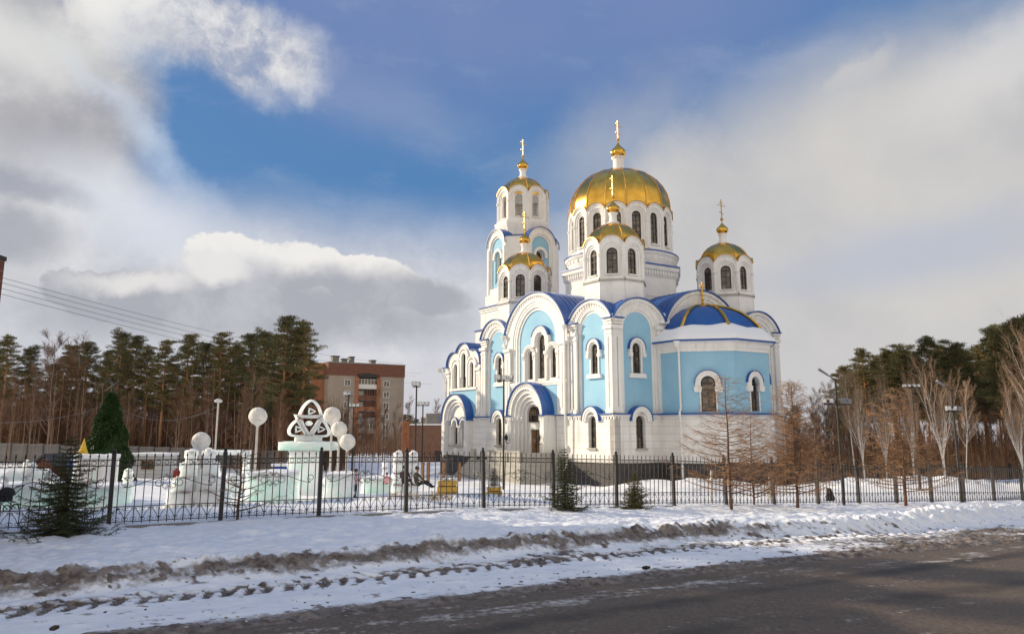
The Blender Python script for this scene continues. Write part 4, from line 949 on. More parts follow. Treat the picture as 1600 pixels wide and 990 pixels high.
# ================================================================== FENCE
def scroll(mb, cx, cz, r, a0, turns, m, y=0, t=.009, grow=.55, sgn=1):
    n = int(14*turns)+2; pts = []
    for i in range(n+1):
        f = i/n; a = R(a0)+sgn*2*math.pi*turns*f; rr = r*(1-grow*f); pts.append((cx+rr*math.cos(a), y, cz+rr*math.sin(a)))
    mb.tube(pts, t, m, 4, cap=False)
def fence_panel(L_=3.07, m='iron'):
    mb = MB(); n = 13; dx = L_/n
    for z in (1.93, 1.77, .56, .12): mb.box(0, L_, -.014, .014, z-.013, z+.013, m)
    for i in range(n):
        x = dx*(i+.5); mb.box(x-.0125, x+.0125, -.0125, .0125, .06, 2.0, m)
        mb.lathe([(.008, 0), (.026, .045), (.004, .15)], (x, 0, 2.0), m, 4)
        if i < n-1: scroll(mb, x+dx/2, 1.85, .062, 0, 1, m, t=.008, grow=0)
        # lower hearts
        xa = x+dx/2
        if i % 2 == 0 and i < n-1:
            xa = x+dx
            for s_ in (-1, 1):
                mb.tube([(x+dx*(1-s_)/1-dx*0+0, 0, .5) if False else (xa-s_*dx*.9, 0, .52), (xa-s_*dx*.35, 0, .34), (xa-s_*.02, 0, .20)], .009, m, 4, cap=False)
        for s_ in (-1, 1):
            scroll(mb, x+s_*.055, .2, .055, 90, 1.1, m, t=.007, sgn=s_); 
            scroll(mb, x+s_*.05, .49, .045, -90, .9, m, t=.007, sgn=-s_)
    c = L_/2
    for s_ in (-1, 1):
        for t_ in (-1, 1): scroll(mb, c+s_*.12, 1.26+t_*.13, .10, 90*t_ if True else 0, 1.3, m, t=.010, sgn=s_*t_)
        pts = []
        for i in range(15):
            f = i/14; x = c+s_*(.28+f*(L_/2-.55)); pts.append((x, 0, 1.26+.12*math.cos(f*math.pi)-.02))
        mb.tube(pts, .010, m, 4, cap=False)
        scroll(mb, c+s_*.30, 1.24, .14, 90, 1.3, m, t=.010, sgn=s_); scroll(mb, c+s_*(L_/2-.26), 1.26, .13, -90, 1.2, m, t=.010, sgn=-s_*1)
    return mb.mesh('fence_panel')
def fence_post():
    mb = MB(); mb.box(-.06, .06, -.06, .06, -.5, 2.12, 'iron'); mb.lathe([(.075, 2.12), (.075, 2.15), (.04, 2.17), (.06, 2.21), (.045, 2.26), (.01, 2.29)], (0, 0, 0), 'iron', 8)
    return mb.mesh('fence_post')
pm, pom = fence_panel(), fence_post()
fence = empty('iron_fence', (FX, FY, 0), P31)
tag(fence, 'long black wrought-iron fence with spear tips and scrolls along the snowy verge', 'fence')
def fz(s): return float(np.interp(s, FS, FZ))
ri_f = random.Random(2)
for i in range(-6, 24):
    s = i*3.2; z = fz(s); o = link('fence_post', pom, fence, (s, 0, z)); o.rotation_euler = (R(ri_f.uniform(-1, 1)), R(ri_f.uniform(-.8, .8)), 0); z2 = fz(s+3.2)
    p_ = link('fence_panel', pm, fence, (s+.065, 0, z)); p_.rotation_euler = (0, -math.atan2(z2-z, 3.2), 0)
back = empty('rear_fence', (24, 70.5, 0), R(3)); tag(back, 'plain dark iron fence in front of the pine wood at the right rear', 'fence')
mb = MB(); L2 = 4.0
for z in (1.9, 1.7, .3): mb.box(0, L2, -.02, .02, z-.02, z+.02, 'iron')
for i in range(16): x = L2*(i+.5)/16; mb.box(x-.012, x+.012, -.012, .012, .1, 2.1, 'iron')
pm2 = mb.mesh('fence_panel'); mb = MB(); mb.box(-.09, .09, -.09, .09, -.6, 2.3, 'iron'); pom2 = mb.mesh('fence_post')
for i in range(17):
    s = i*4.0; x, y = 24+s*math.cos(R(3)), 70.5+s*math.sin(R(3)); z = gzf(x, y)+.05; z2 = gzf(x+4, y+.2)+.05
    link('fence_post', pom2, back, (s, 0, z)); p_ = link('fence_panel', pm2, back, (s, 0, z)); p_.rotation_euler = (0, -math.atan2(z2-z, 4), 0)
mb = MB(); prev = None
for i in range(-9, 22):
    s0 = i*1.0; a = fz(s0); b_ = fz(s0+1); k = mb.mi('concrete'); q0, q1 = .15, .42
    P = [mb.pt((*xy(s0, q0), a+.02)), mb.pt((*xy(s0+1, q0), b_+.02)), mb.pt((*xy(s0+1, q1), b_+.02)), mb.pt((*xy(s0, q1), a+.02)), mb.pt((*xy(s0+1, q1), b_-.5)), mb.pt((*xy(s0, q1), a-.5))]
    mb.face(P[:4], k); mb.face((P[3], P[2], P[4], P[5]), k)
tag(mb.build('fence_kerb'), kind='structure')
# ================================================================== LAMPS
def W3(u, v, d):
    xc = (u-800)/F; yc = (450-v)/F; return (xc*d, (CT-yc*ST)*d, 2.8+(ST+yc*CT)*d)
def floodmast(u, vtop, d, label, heads, arm=None, bar=1.0, r=.07, group='floodlight masts'):
    x, y, zt = W3(u, vtop, d); z0 = gzf(x, y)-.3; o = empty('floodlight_mast', (x, y, z0)); tag(o, label, 'lamp post', group); H = zt-z0
    mb = MB(); mb.tube([(0, 0, 0), (0, 0, H*.35), (0, 0, H)], [r*1.25, r, r*.8], 'lamp_metal', 8); mb.build('pole', o, smooth=True)
    zb = H-.15 if not arm else H-1.3
    mb = MB(); mb.box(-bar/2, bar/2, -.03, .03, zb-.03, zb+.03, 'lamp_metal'); mb.build('crossbar', o)
    for hx, hy, yaw, pitch, w in heads:
        w *= .85
        mb = MB(); mb.box(-w/2, w/2, -.09, .07, -w*.42, w*.42, 'lamp_grey'); mb.box(-w/2+.03, w/2-.03, -.10, -.085, -w*.37, w*.37, 'lamp_glass'); mb.box(-.02, .02, -.02, .02, -w*.7, 0, 'lamp_metal')
        h_ = mb.build('floodlight', o, loc=(hx, hy, zb+w*.62)); h_.rotation_euler = (R(pitch), 0, R(yaw))
    if arm:
        mb = MB(); mb.tube([(0, 0, H-.1), (-.18, -.05, H+.08), (-.5, -.15, H+.22)], .03, 'lamp_metal', 6)
        mb.build('arm', o); mb = MB(); mb.tube([(-.42, -.13, H+.2), (-.95, -.28, H+.5)], [.05, .075], 'lamp_grey', 6); h_ = mb.build('street_light', o)
    return o
floodmast(1305, 592, 41, 'tall black mast with two floodlights each side and a street light on top', [(-.34, 0, 20, -15, .34), (-.02-.62+.0, 0, -20, -15, .30), (.36, 0, 160, -15, .34), (.62, 0, 190, -15, .3)], arm=True, bar=1.35)
floodmast(1486, 608, 47, 'black mast with small floodlights and a white street light, leaning birch behind it', [(-.28, 0, 20, -10, .36), (.1, 0, -30, -10, .34), (.36, 0, 200, -10, .34)], arm=True, bar=1.0)
floodmast(1424, 602, 54, 'dark mast with four small round-looking floodlights among the birches at right', [(-.48, 0, 10, -10, .25), (-.16, 0, -10, -10, .25), (.16, 0, 10, -10, .25), (.48, 0, -10, -10, .25)], bar=1.25)
floodmast(787, 592, 62, 'slender mast with three pale floodlights standing before the church portal', [(-.5, 0, 20, -12, .55), (.05, 0, -10, -12, .5), (.55, 0, -30, -12, .5)], bar=1.5)
floodmast(651, 601, 60, 'dark mast with bright clustered floodlights left of the church', [(-.2, 0, 30, -15, .45), (.12, 0, -20, 10, .42), (-.05, .1, 0, -30, .4)], bar=.6)
floodmast(661, 631, 76, 'shorter mast with grey floodlights beside the brick annex', [(-.45, 0, 15, -10, .42), (0, 0, 0, -10, .42), (.42, 0, -15, -10, .42)], bar=1.2)
floodmast(545, 616, 66, 'mast with white floodlights one above another before the apartment block', [(-.3, 0, 20, -10, .42), (.05, 0, -15, 20, .42), (.1, 0, -15, -40, .38)], bar=.7)
floodmast(553, 634, 80, 'mast with a row of small grey floodlights before the apartment block', [(-.45, 0, 15, -10, .42), (0, 0, 0, -10, .42), (.42, 0, -15, -10, .42)], bar=1.2)
x, y, z = W3(341, 629, 62); z0 = gzf(x, y)-.3; o = empty('street_lamp', (x, y, z0)); tag(o, 'pale street lamp pole with a single small head before the left wood', 'lamp post')
mb = MB(); mb.tube([(0, 0, 0), (0, 0, z-z0)], .07, 'pale_pole', 8); mb.build('pole', o); mb = MB(); mb.lathe([(.1, 0), (.3, .05), (.32, .2), (.1, .32)], (0, 0, z-z0), 'lamp_glass', 10); mb.build('lamp_head', o)
# ================================================================== ROUND BALL LANTERNS
rg = random.Random(4)
def ball(u, v, rp, d, label, z_off=0):
    x, y, z = W3(u, v, d); r = rp*d/F; z0 = gzf(x, y)-.3; o = empty('ball_lantern', (x, y, z0)); tag(o, label, 'lantern', 'round ball lanterns on poles')
    mb = MB(); mb.sphere((0, 0, z-z0), r, 'globe', 20, (1, 1, 1), .035, rg); mb.lathe([(.03, z-z0-r*1.3), (r*.28, z-z0-r*.92)], (0, 0, 0), 'globe', 8); mb.build('globe', o, smooth=False)
    mb = MB(); mb.tube([(0, 0, 0), (0, 0, z-z0-r*.9)], .055, 'pale_pole', 8); mb.build('pole', o, smooth=True)
ball(314, 689, 14.2, 30.5, 'white ball lantern set low between two ice towers')
ball(403, 650, 14.0, 36, 'lone white ball lantern on a tall pole left of the ice knot sculpture')
ball(519, 649, 13.6, 39, 'highest of the three white ball lanterns right of the ice knot sculpture')
ball(530, 670.5, 12.4, 38, 'middle of the three white ball lanterns right of the ice knot sculpture')
ball(543, 690, 12.4, 37, 'lowest of the three white ball lanterns right of the ice knot sculpture')
# ================================================================== ICE TOWN
ri = random.Random(11)
def rough_block(mb, x0, x1, y0, y1, z0, z1, m, n=(6, 3, 5), j=.05, taper=0.0, bumps=0.0):
    """an ice block with knobbly faces: subdivided box with jitter"""
    k = mb.mi(m); nx, ny, nz = n; cache = {}
    def P(i, a, b):
        key = (i, a, b)
        if key not in cache:
            u, v, w = i/nx, a/ny, b/nz; cx, cy = (x0+x1)/2, (y0+y1)/2; tp = 1-taper*w
            cache[key] = mb.pt((cx+(x0-cx+(x1-x0)*u)*tp+ri.uniform(-j, j), cy+(y0-cy+(y1-y0)*v)*tp+ri.uniform(-j, j), z0+(z1-z0)*w+ri.uniform(-j, j)*(1 if b else 0)))
        return cache[key]
    for i in range(nx):
        for b in range(nz):
            mb.face((P(i, 0, b), P(i+1, 0, b), P(i+1, 0, b+1), P(i, 0, b+1)), k); mb.face((P(i, ny, b+1), P(i+1, ny, b+1), P(i+1, ny, b), P(i, ny, b)), k)
    for a in range(ny):
        for b in range(nz):
            mb.face((P(0, a, b), P(0, a, b+1), P(0, a+1, b+1), P(0, a+1, b)), k); mb.face((P(nx, a+1, b), P(nx, a+1, b+1), P(nx, a, b+1), P(nx, a, b)), k)
    for i in range(nx):
        for a in range(ny): mb.face((P(i, a, nz), P(i+1, a, nz), P(i+1, a+1, nz), P(i, a+1, nz)), k)
def ice_wall(u0, u1, vt, d, thick, label, m='ice_green', j=.04, name='ice_wall', hz=None, yaw=0):
    xa, ya, zt = W3(u0, vt, d); xb, _, _ = W3(u1, vt, d); x = (xa+xb)/2; L_ = xb-xa; zg = gzf(x, ya)-.25
    o = empty(name, (x, ya, zg), R(yaw)); mb = MB(); rough_block(mb, -L_/2, L_/2, 0, thick, 0, zt-zg, m, (max(4, int(L_*2.2)), 3, 5), j); w = mb.build('ice_body', o, smooth=False)
    s_ = MB(); rough_block(s_, -L_/2+.02, L_/2-.02, .03, thick-.02, zt-zg-.02, zt-zg+.10, 'snow', (max(4, int(L_*2.2)), 3, 1), .035); s_.build('snow_cap', o, smooth=True)
    tag(o, label, 'ice wall'); return o
ice_wall(385, 447, 741, 34, 2.2, 'long pale ice wall left of the knot sculpture pedestal')
ice_wall(506, 552, 743, 36, 2.0, 'rough ice wall right of the knot sculpture pedestal behind the ball lanterns', 'ice', .09)
ice_wall(566, 636, 748, 42, 2.6, 'low mint-green ice slide wall behind the girl in pink')
ice_wall(0, 62, 762, 31, 1.6, 'green ice wall under the carved ice horses at far left')
ice_wall(64, 178, 762, 31.6, 1.6, 'green ice wall behind the small spruce at left, below the ice hut')
ice_wall(330, 372, 744, 40, 1.2, 'rough white ice block under the ice arch', 'ice', .08)
# pedestal, slab and triquetra sculpture
d = 40.5; x, y, zs_ = W3(480, 703, d); zg = gzf(x, y)-.3; o = empty('ice_sculpture', (x, y, zg)); tag(o, 'three-looped ice knot sculpture on a green ice slab and tall ice pedestal', 'ice sculpture')
hp = zs_-zg; mb = MB(); rough_block(mb, -.86, .76, -.5, .5, 0, hp, 'ice', (8, 4, 12), .02, .03); mb.build('pedestal', o)
mb = MB(); rough_block(mb, -1.32, 1.40, -.6, .6, hp, hp+.43, 'ice_green', (12, 4, 3), .025); mb.build('slab', o)
sc = d/F; zb = hp+.43
def px(X, Y): return ((X-345)/5.5*sc+.03, (500-Y)/5.5*sc+zb)       # drawing units of the loops -> metres
def bar(mb, pts, w, dpt, m, y0=0, closed=True):
    """rectangular bar swept along a plan curve, for the loops"""
    n = len(pts); L2_, k = [], mb.mi(m)
    for i, p in enumerate(pts):
        a = Vector(pts[(i-1) % n]) if closed or i > 0 else Vector(p); b_ = Vector(pts[(i+1) % n]) if closed or i < n-1 else Vector(p)
        t_ = (b_-a).normalized(); nn = Vector((-t_.y, t_.x))*w/2; P_ = Vector(p)
        L2_.append([mb.pt((P_.x+nn.x, y0-dpt, P_.y+nn.y)), mb.pt((P_.x-nn.x, y0-dpt, P_.y-nn.y)), mb.pt((P_.x-nn.x, y0+dpt, P_.y-nn.y)), mb.pt((P_.x+nn.x, y0+dpt, P_.y+nn.y))])
    for i in range(n if closed else n-1):
        a, b_ = L2_[i], L2_[(i+1) % n]
        for q in range(4): mb.face((a[q], a[(q+1) % 4], b_[(q+1) % 4], b_[q]), k)
def catm(pts, n=6):
    P_ = [Vector(p) for p in pts]; out = []
    for i in range(len(P_)):
        a, b_, c_, d_ = P_[i-1], P_[i], P_[(i+1) % len(P_)], P_[(i+2) % len(P_)]
        for j in range(n):
            t_ = j/n; out.append(tuple(.5*((2*b_)+(-a+c_)*t_+(2*a-5*b_+4*c_-d_)*t_*t_+(-a+3*b_-3*c_+d_)*t_**3)))
    return out
loops = [[(360, 150), (415, 195), (445, 270), (430, 290), (290, 290), (262, 270), (300, 190)],
         [(232, 325), (270, 320), (300, 370), (340, 440), (300, 452), (200, 445), (175, 410), (195, 360)],
         [(462, 320), (495, 360), (520, 415), (500, 450), (400, 450), (365, 430), (400, 370), (430, 320)]]
for lp in loops:
    mb = MB(); bar(mb, [px(*p) for p in catm(lp)], .105, .14, 'ice'); mb.build('loop', o)
    cx_ = sum(p[0] for p in lp)/len(lp); cy_ = sum(p[1] for p in lp)/len(lp)+5; mb = MB()
    q = [(cx_+r_*math.cos(R(a)), cy_+r_*math.sin(R(a))) for a, r_ in zip(range(0, 360, 60), (38, 17, 30, 17, 30, 17))]
    bar(mb, [px(*p) for p in q], .06, .08, 'ice'); mb.build('ornament', o)
mb = MB(); bar(mb, [px(*p) for p in ((222, 272), (300, 282), (400, 282), (475, 274), (440, 330), (400, 400), (350, 480), (300, 400), (255, 330))], .085, .19, 'ice', -.02); mb.build('triangle', o)
mb = MB(); mb.sphere((px(345, 345)[0], 0, px(345, 345)[1]), .13, 'ice', 8, (1.6, .6, 1)); mb.box(px(235, 0)[0], px(455, 0)[0], -.22, .22, zb-.01, px(0, 450)[1], 'ice'); mb.build('base', o)
# ice towers either side of the low ball
def ice_tower(u, vt, vb, d, wt, wb, label, name='ice_tower', lean=0):
    x, y, zt = W3(u, vt, d); zg = gzf(x, y)-.2; o = empty(name, (x, y, zg)); tag(o, label, 'ice tower'); H = zt-zg; mb = MB()
    for i, (f0, f1, w) in enumerate(((0, .30, wb), (.30, .55, wb*.72+wt*.28), (.55, .8, wb*.3+wt*.7), (.8, 1, wt))): rough_block(mb, -w/2+lean*(1-f0), w/2+lean*(1-f0), -w/2, w/2, H*f0, H*f1+.03, 'ice', (4, 4, 5), .05)
    mb.build('ice_body', o); mb = MB(); mb.sphere((0, 0, H), wt*.48, 'ice', 8, (1, 1, .9), .15, ri); mb.build('finial', o)
ice_tower(301, 706, 800, 31.5, .35, 1.0, 'left ice tower beside the low ball lantern', lean=-.2); ice_tower(326, 704, 800, 31.5, .33, 1.1, 'right ice tower beside the low ball lantern', lean=.3)
ice_tower(623, 708, 752, 41, .42, .55, 'round-topped ice post left of the tall dark mast'); ice_tower(646, 708, 760, 41, .4, .6, 'snow-capped ice post behind the seated people'); ice_tower(602, 722, 742, 50, .3, .34, 'small thin ice post left of the round-topped one')
ice_tower(201, 735, 752, 34, .28, .34, 'small carved ice post right of the ice hut')
# ice arch
d = 42; x0_, y0_, zt = W3(292, 706, d); x1_, _, _ = W3(390, 706, d); zg = gzf(x1_, y0_)-.3; o = empty('ice_arch', ((x0_+x1_)/2, y0_, zg)); tag(o, 'flat-topped ice gateway with square posts between the towers and the lone ball lantern', 'ice arch'); L_ = x1_-x0_; H = zt-zg
mb = MB(); rough_block(mb, -L_/2, L_/2, -.25, .25, H-.14, H+.1, 'ice', (16, 2, 1), .02); mb.build('lintel', o)
for s_ in (-1, 1): mb = MB(); rough_block(mb, s_*(L_/2-.15)-.13, s_*(L_/2-.15)+.13, -.2, .2, 0, H-.14, 'ice', (2, 2, 8), .03); mb.build('post', o)
# ice hut
d = 36; x, y, zt = W3(140, 716, d); zg = gzf(x, y)-.3; o = empty('ice_hut', (x, y, zg)); tag(o, 'small flat-roofed ice hut with a dark doorway behind the small spruce', 'ice hut'); H = zt-zg; w = .72
mb = MB(); mb.T = lambda a, b_, c_: (a, -b_, c_); mb.plate([(-w, 0), (w, 0), (w, H), (-w, H)], [[(.12, 0.02), (.36, 0.02), (.36, H*.78), (.12, H*.78)]], -.15, 0, 'ice'); mb.T = None
mb.box(-w, -w+.15, .15, 1.3, 0, H, 'ice'); mb.box(w-.15, w, .15, 1.3, 0, H, 'ice'); mb.box(-w+.15, w-.15, 1.15, 1.3, 0, H, 'ice'); mb.build('wall', o)
mb = MB(); rough_block(mb, -w-.08, w+.08, -.08, 1.38, H, H+.16, 'snow', (8, 6, 1), .03); mb.build('roof', o, smooth=True)
# carved ice horses
def ice_horse(u, vt, d, s_, label):
    x, y, zt = W3(u, vt, d); zg = gzf(x, y)+.75; o = empty('ice_horse', (x, y, zg)); tag(o, label, 'ice sculpture', 'carved ice horses'); H = zt-zg
    mb = MB(); mb.tube([(-.55*s_, 0, H*.42), (-.3*s_, 0, H*.5), (.05*s_, 0, H*.5), (.3*s_, 0, H*.52), (.42*s_, 0, H*.7), (.5*s_, 0, H*.9), (.55*s_, 0, H*.96), (.72*s_, 0, H*.84)], [.13, .24, .22, .26, .19, .15, .12, .07], 'ice', 8)
    mb.build('body', o)
    for lx, ly in ((-.42, .1), (-.35, -.1)): mb = MB(); mb.tube([(lx*s_, ly, H*.45), ((lx-.06)*s_, ly, H*.22), (lx*s_, ly, -.1)], [.12, .07, .06], 'ice', 6); mb.build('leg', o)
    for lx, ly in ((.32, .1), (.36, -.1)): mb = MB(); mb.tube([(lx*s_, ly, H*.48), ((lx+.22)*s_, ly, H*.38), ((lx+.12)*s_, ly, H*.2)], [.11, .07, .06], 'ice', 6); mb.build('leg', o)
    mb = MB()
    for i in range(5): mb.sphere((.32*s_+.05*i*s_-.02, 0, H*(.66+.07*i)), .11, 'ice', 6, (1, .6, 1), .2, ri)
    mb.build('mane', o); mb = MB(); mb.tube([(-.5*s_, 0, H*.46), (-.72*s_, 0, H*.4), (-.78*s_, 0, H*.15)], [.09, .1, .04], 'ice', 6); mb.build('tail', o)
ice_horse(30, 722, 32.2, 1, 'leftmost carved ice horse standing before the red hut'); ice_horse(64, 720, 32.4, -1, 'second carved ice horse, facing left, beside the small spruce')
# ================================================================== KIOSKS, SHEDS, PARK THINGS
def hut(u0, u1, vt, d, depth, wallm, label, cat='kiosk', name='kiosk', gable=False, window_=True, roofm='snow', doorm=None, rz=0):
    xa, ya, zt = W3(u0, vt, d); xb, _, _ = W3(u1, vt, d); x = (xa+xb)/2; L_ = xb-xa; zg = gzf(x, ya)-.2; o = empty(name, (x, ya, zg), R(rz)); tag(o, label, cat); H = zt-zg
    mb = MB(); w = L_/2
    if gable:
        h1 = H*.62; mb.T = lambda a, b_, c_: (a, -b_, c_); mb.plate([(-w, 0), (w, 0), (w, h1), (0, H-.1), (-w, h1)], [], -depth, 0, wallm); mb.T = None; mb.build('wall', o)
        mb = MB(); 
        for s_ in (-1, 1):
            k = mb.mi(roofm); a = [(0, -.25, H-.02), (s_*(w+.25), -.25, h1-.15), (s_*(w+.25), depth+.2, h1-.15), (0, depth+.2, H-.02)]; i1 = [mb.pt(p) for p in a]; i2 = [mb.pt((p[0], p[1], p[2]+.14)) for p in a]
            mb.face(i1, k); mb.face(i2[::-1], k)
            for q in range(4): mb.face((i1[q], i1[(q+1) % 4], i2[(q+1) % 4], i2[q]), k)
        mb.build('roof', o)
    else:
        mb.box(-w, w, 0, depth, 0, H-.15, wallm); mb.build('wall', o); mb = MB(); rough_block(mb, -w-.15, w+.15, -.2, depth+.2, H-.15, H+.06, roofm, (10, 6, 1), .03); mb.build('roof', o, smooth=True)
    if window_:
        mb = MB(); mb.box(-w*.35, w*.45, -.05, .02, H*.42, H*.75, 'wood'); wi = mb.build('window', o); mb = MB(); mb.box(-w*.30, w*.40, -.07, -.045, H*.46, H*.71, 'glass'); mb.build('pane', wi)
    return o
hut(205, 257, 709, 66, 2.6, 'kiosk_white', 'white market kiosk with a serving hatch and snow on its flat roof')
hut(54, 84, 711, 60, 2.5, 'brick_red', 'red hut with a pitched roof behind the carved ice horses', 'hut', 'red_hut', gable=True, window_=False, roofm='shingle')
hut(84, 112, 716, 64, 2.4, 'concrete', 'small grey shed with a pitched roof just right of the red hut', 'shed', 'grey_shed', gable=True, window_=False)
x, y, z = W3(283, 735, 60); zg = gzf(x, y); o = empty('red_box', (x, y, zg)); tag(o, 'small red box with a sloping lid standing on the snow near the kiosk', 'box')
mb = MB(); mb.box(-.45, .45, -.3, .3, -.1, z-zg-.1, 'red_paint'); mb.build('box', o); mb = MB(); k = mb.mi('red_paint'); i_ = [mb.pt(p) for p in ((-.5, -.35, z-zg-.1), (.5, -.35, z-zg-.1), (.5, .35, z-zg+.12), (-.5, .35, z-zg+.12), (-.5, -.35, z-zg-.04), (.5, -.35, z-zg-.04), (.5, .35, z-zg+.2), (-.5, .35, z-zg+.2))]
for q in ((0,3,2,1),(4,5,6,7),(0,1,5,4),(1,2,6,5),(2,3,7,6),(3,0,4,7)): mb.face([i_[a] for a in q], k)
mb.build('lid', o)
hut(428, 452, 725, 62, 1.8, 'blue_paint', 'low blue container with snow on top left of the knot sculpture', 'container', 'blue_container', window_=False)
x, y, z = W3(132, 684, 58); zg = gzf(x, y); o = empty('tent_top', (x, y, zg)); tag(o, 'blue and yellow pointed tent beside the artificial tree', 'tent'); H = z-zg
mb = MB(); mb.lathe([(.85, 0), (.95, H*.5), (.62, H*.58), (.42, H*.62)], (0, 0, 0), 'blue_paint', 12); mb.build('canopy', o); mb = MB(); mb.lathe([(.40, H*.62), (.2, H*.78), (.07, H*.93), (.01, H)], (0, 0, 0), 'yellow_cloth', 12); mb.build('peak', o)
# rear concrete wall at left
mb = MB(); p0, p1 = W3(-60, 715, 84), W3(480, 714, 88); n = 22
rw = empty('concrete_wall', (0, 0, 0)); tag(rw, 'low grey concrete panel wall behind the ice town at left', 'wall')
for i in range(n):
    a = [p0[j]+(p1[j]-p0[j])*i/n for j in range(3)]; b_ = [p0[j]+(p1[j]-p0[j])*(i+1)/n for j in range(3)]; zg = min(gzf(a[0], a[1]), gzf(b_[0], b_[1]))-.3; dx = (b_[0]-a[0])*.985
    mb = MB(); mb.box(0, dx, 0, .12, 0, 2.1, 'concrete'); mb.box(.05, dx-.05, -.03, 0, .2, 1.9, 'concrete'); link('wall_panel', mb.mesh('wall_panel'), rw, (a[0], a[1], zg+.3))
# posts and stakes
def stake(u, vt, d, h, r, m, label, grp, lean=0, cat='post', name='wooden_post'):
    x, y, z = W3(u, vt, d); mb = MB(); mb.tube([(lean, 0, -h-.2), (0, 0, 0)], r, m, 8); o = mb.build(name, None, loc=(x, y, z)); tag(o, label, cat, grp)
for u, lb_ in ((661, 'orange-lit wooden post nearest the brick annex'), (669, 'wooden post second from the brick annex'), (694, 'wooden post under the left corner of the church'), (718, 'wooden post rightmost, before the church steps')): stake(u, 722, 52, 1.0, .1, 'wood', lb_, 'short wooden posts in the park')
stake(1112, 735, 40, 1.5, .07, 'pale_pole', 'white leaning stake right of the dark fence post before the apse', 'white stakes', -.12, 'stake', 'stake'); stake(1201, 742, 43, 1.2, .07, 'pale_pole', 'pale stake beside the fence post between two larches', 'white stakes', 0, 'stake', 'stake')
# yellow timber planters
def planter(u, v, d, w, h, label):
    x, y, z = W3(u, v, d); zg = gzf(x, y); o = empty('wooden_planter', (x, y, zg)); tag(o, label, 'planter', 'yellow wooden planters')
    for i in range(3):
        mb = MB(); z0 = i*h/3; mb.box(-w/2+.04*i, w/2-.04*i, -.3, -.22, z0+.02, z0+h/3-.03, 'yellow_wood'); mb.box(-w/2+.04*i, w/2-.04*i, .22, .3, z0+.02, z0+h/3-.03, 'yellow_wood')
        mb.box(-w/2+.04*i, -w/2+.1+.04*i, -.22, .22, z0+.02, z0+h/3-.03, 'yellow_wood'); mb.box(w/2-.1-.04*i, w/2-.04*i, -.22, .22, z0+.02, z0+h/3-.03, 'yellow_wood'); mb.build('board', o)
    mb = MB(); mb.box(-w/2+.12, w/2-.12, -.21, .21, 0, h*.9, 'dark_frame'); mb.build('soil_box', o)
    mb = MB(); rough_block(mb, -w/2+.1, w/2-.1, -.2, .2, h*.9, h*1.08, 'snow', (6, 3, 1), .04); mb.build('snow_cap', o, smooth=True)
    return x, y, zg
planter(699, 782, 37, 1.0, .85, 'yellow wooden planter heaped with snow left of the mast before the portal'); pl2 = planter(772, 785, 36, .8, .62, 'yellow wooden planter with a tiny spruce in it')
# snow heap with straw
x, y, z = W3(654, 790, 33); zg = gzf(x, y); mb = MB()
for i in range(160):
    a = ri.uniform(-1.3, 1.3); b_ = ri.uniform(-.4, .4); hh = ri.uniform(.1, .4); mb.tube([(a, b_, 0), (a+ri.uniform(-.15, .2), b_, hh)], .009, 'dry_grass', 3, cap=False)
o = mb.build('dry_grass', None, loc=(x, y, zg+.1)); tag(o, 'dry straw-coloured grass poking through snow behind the fence', 'grass', kind='stuff')
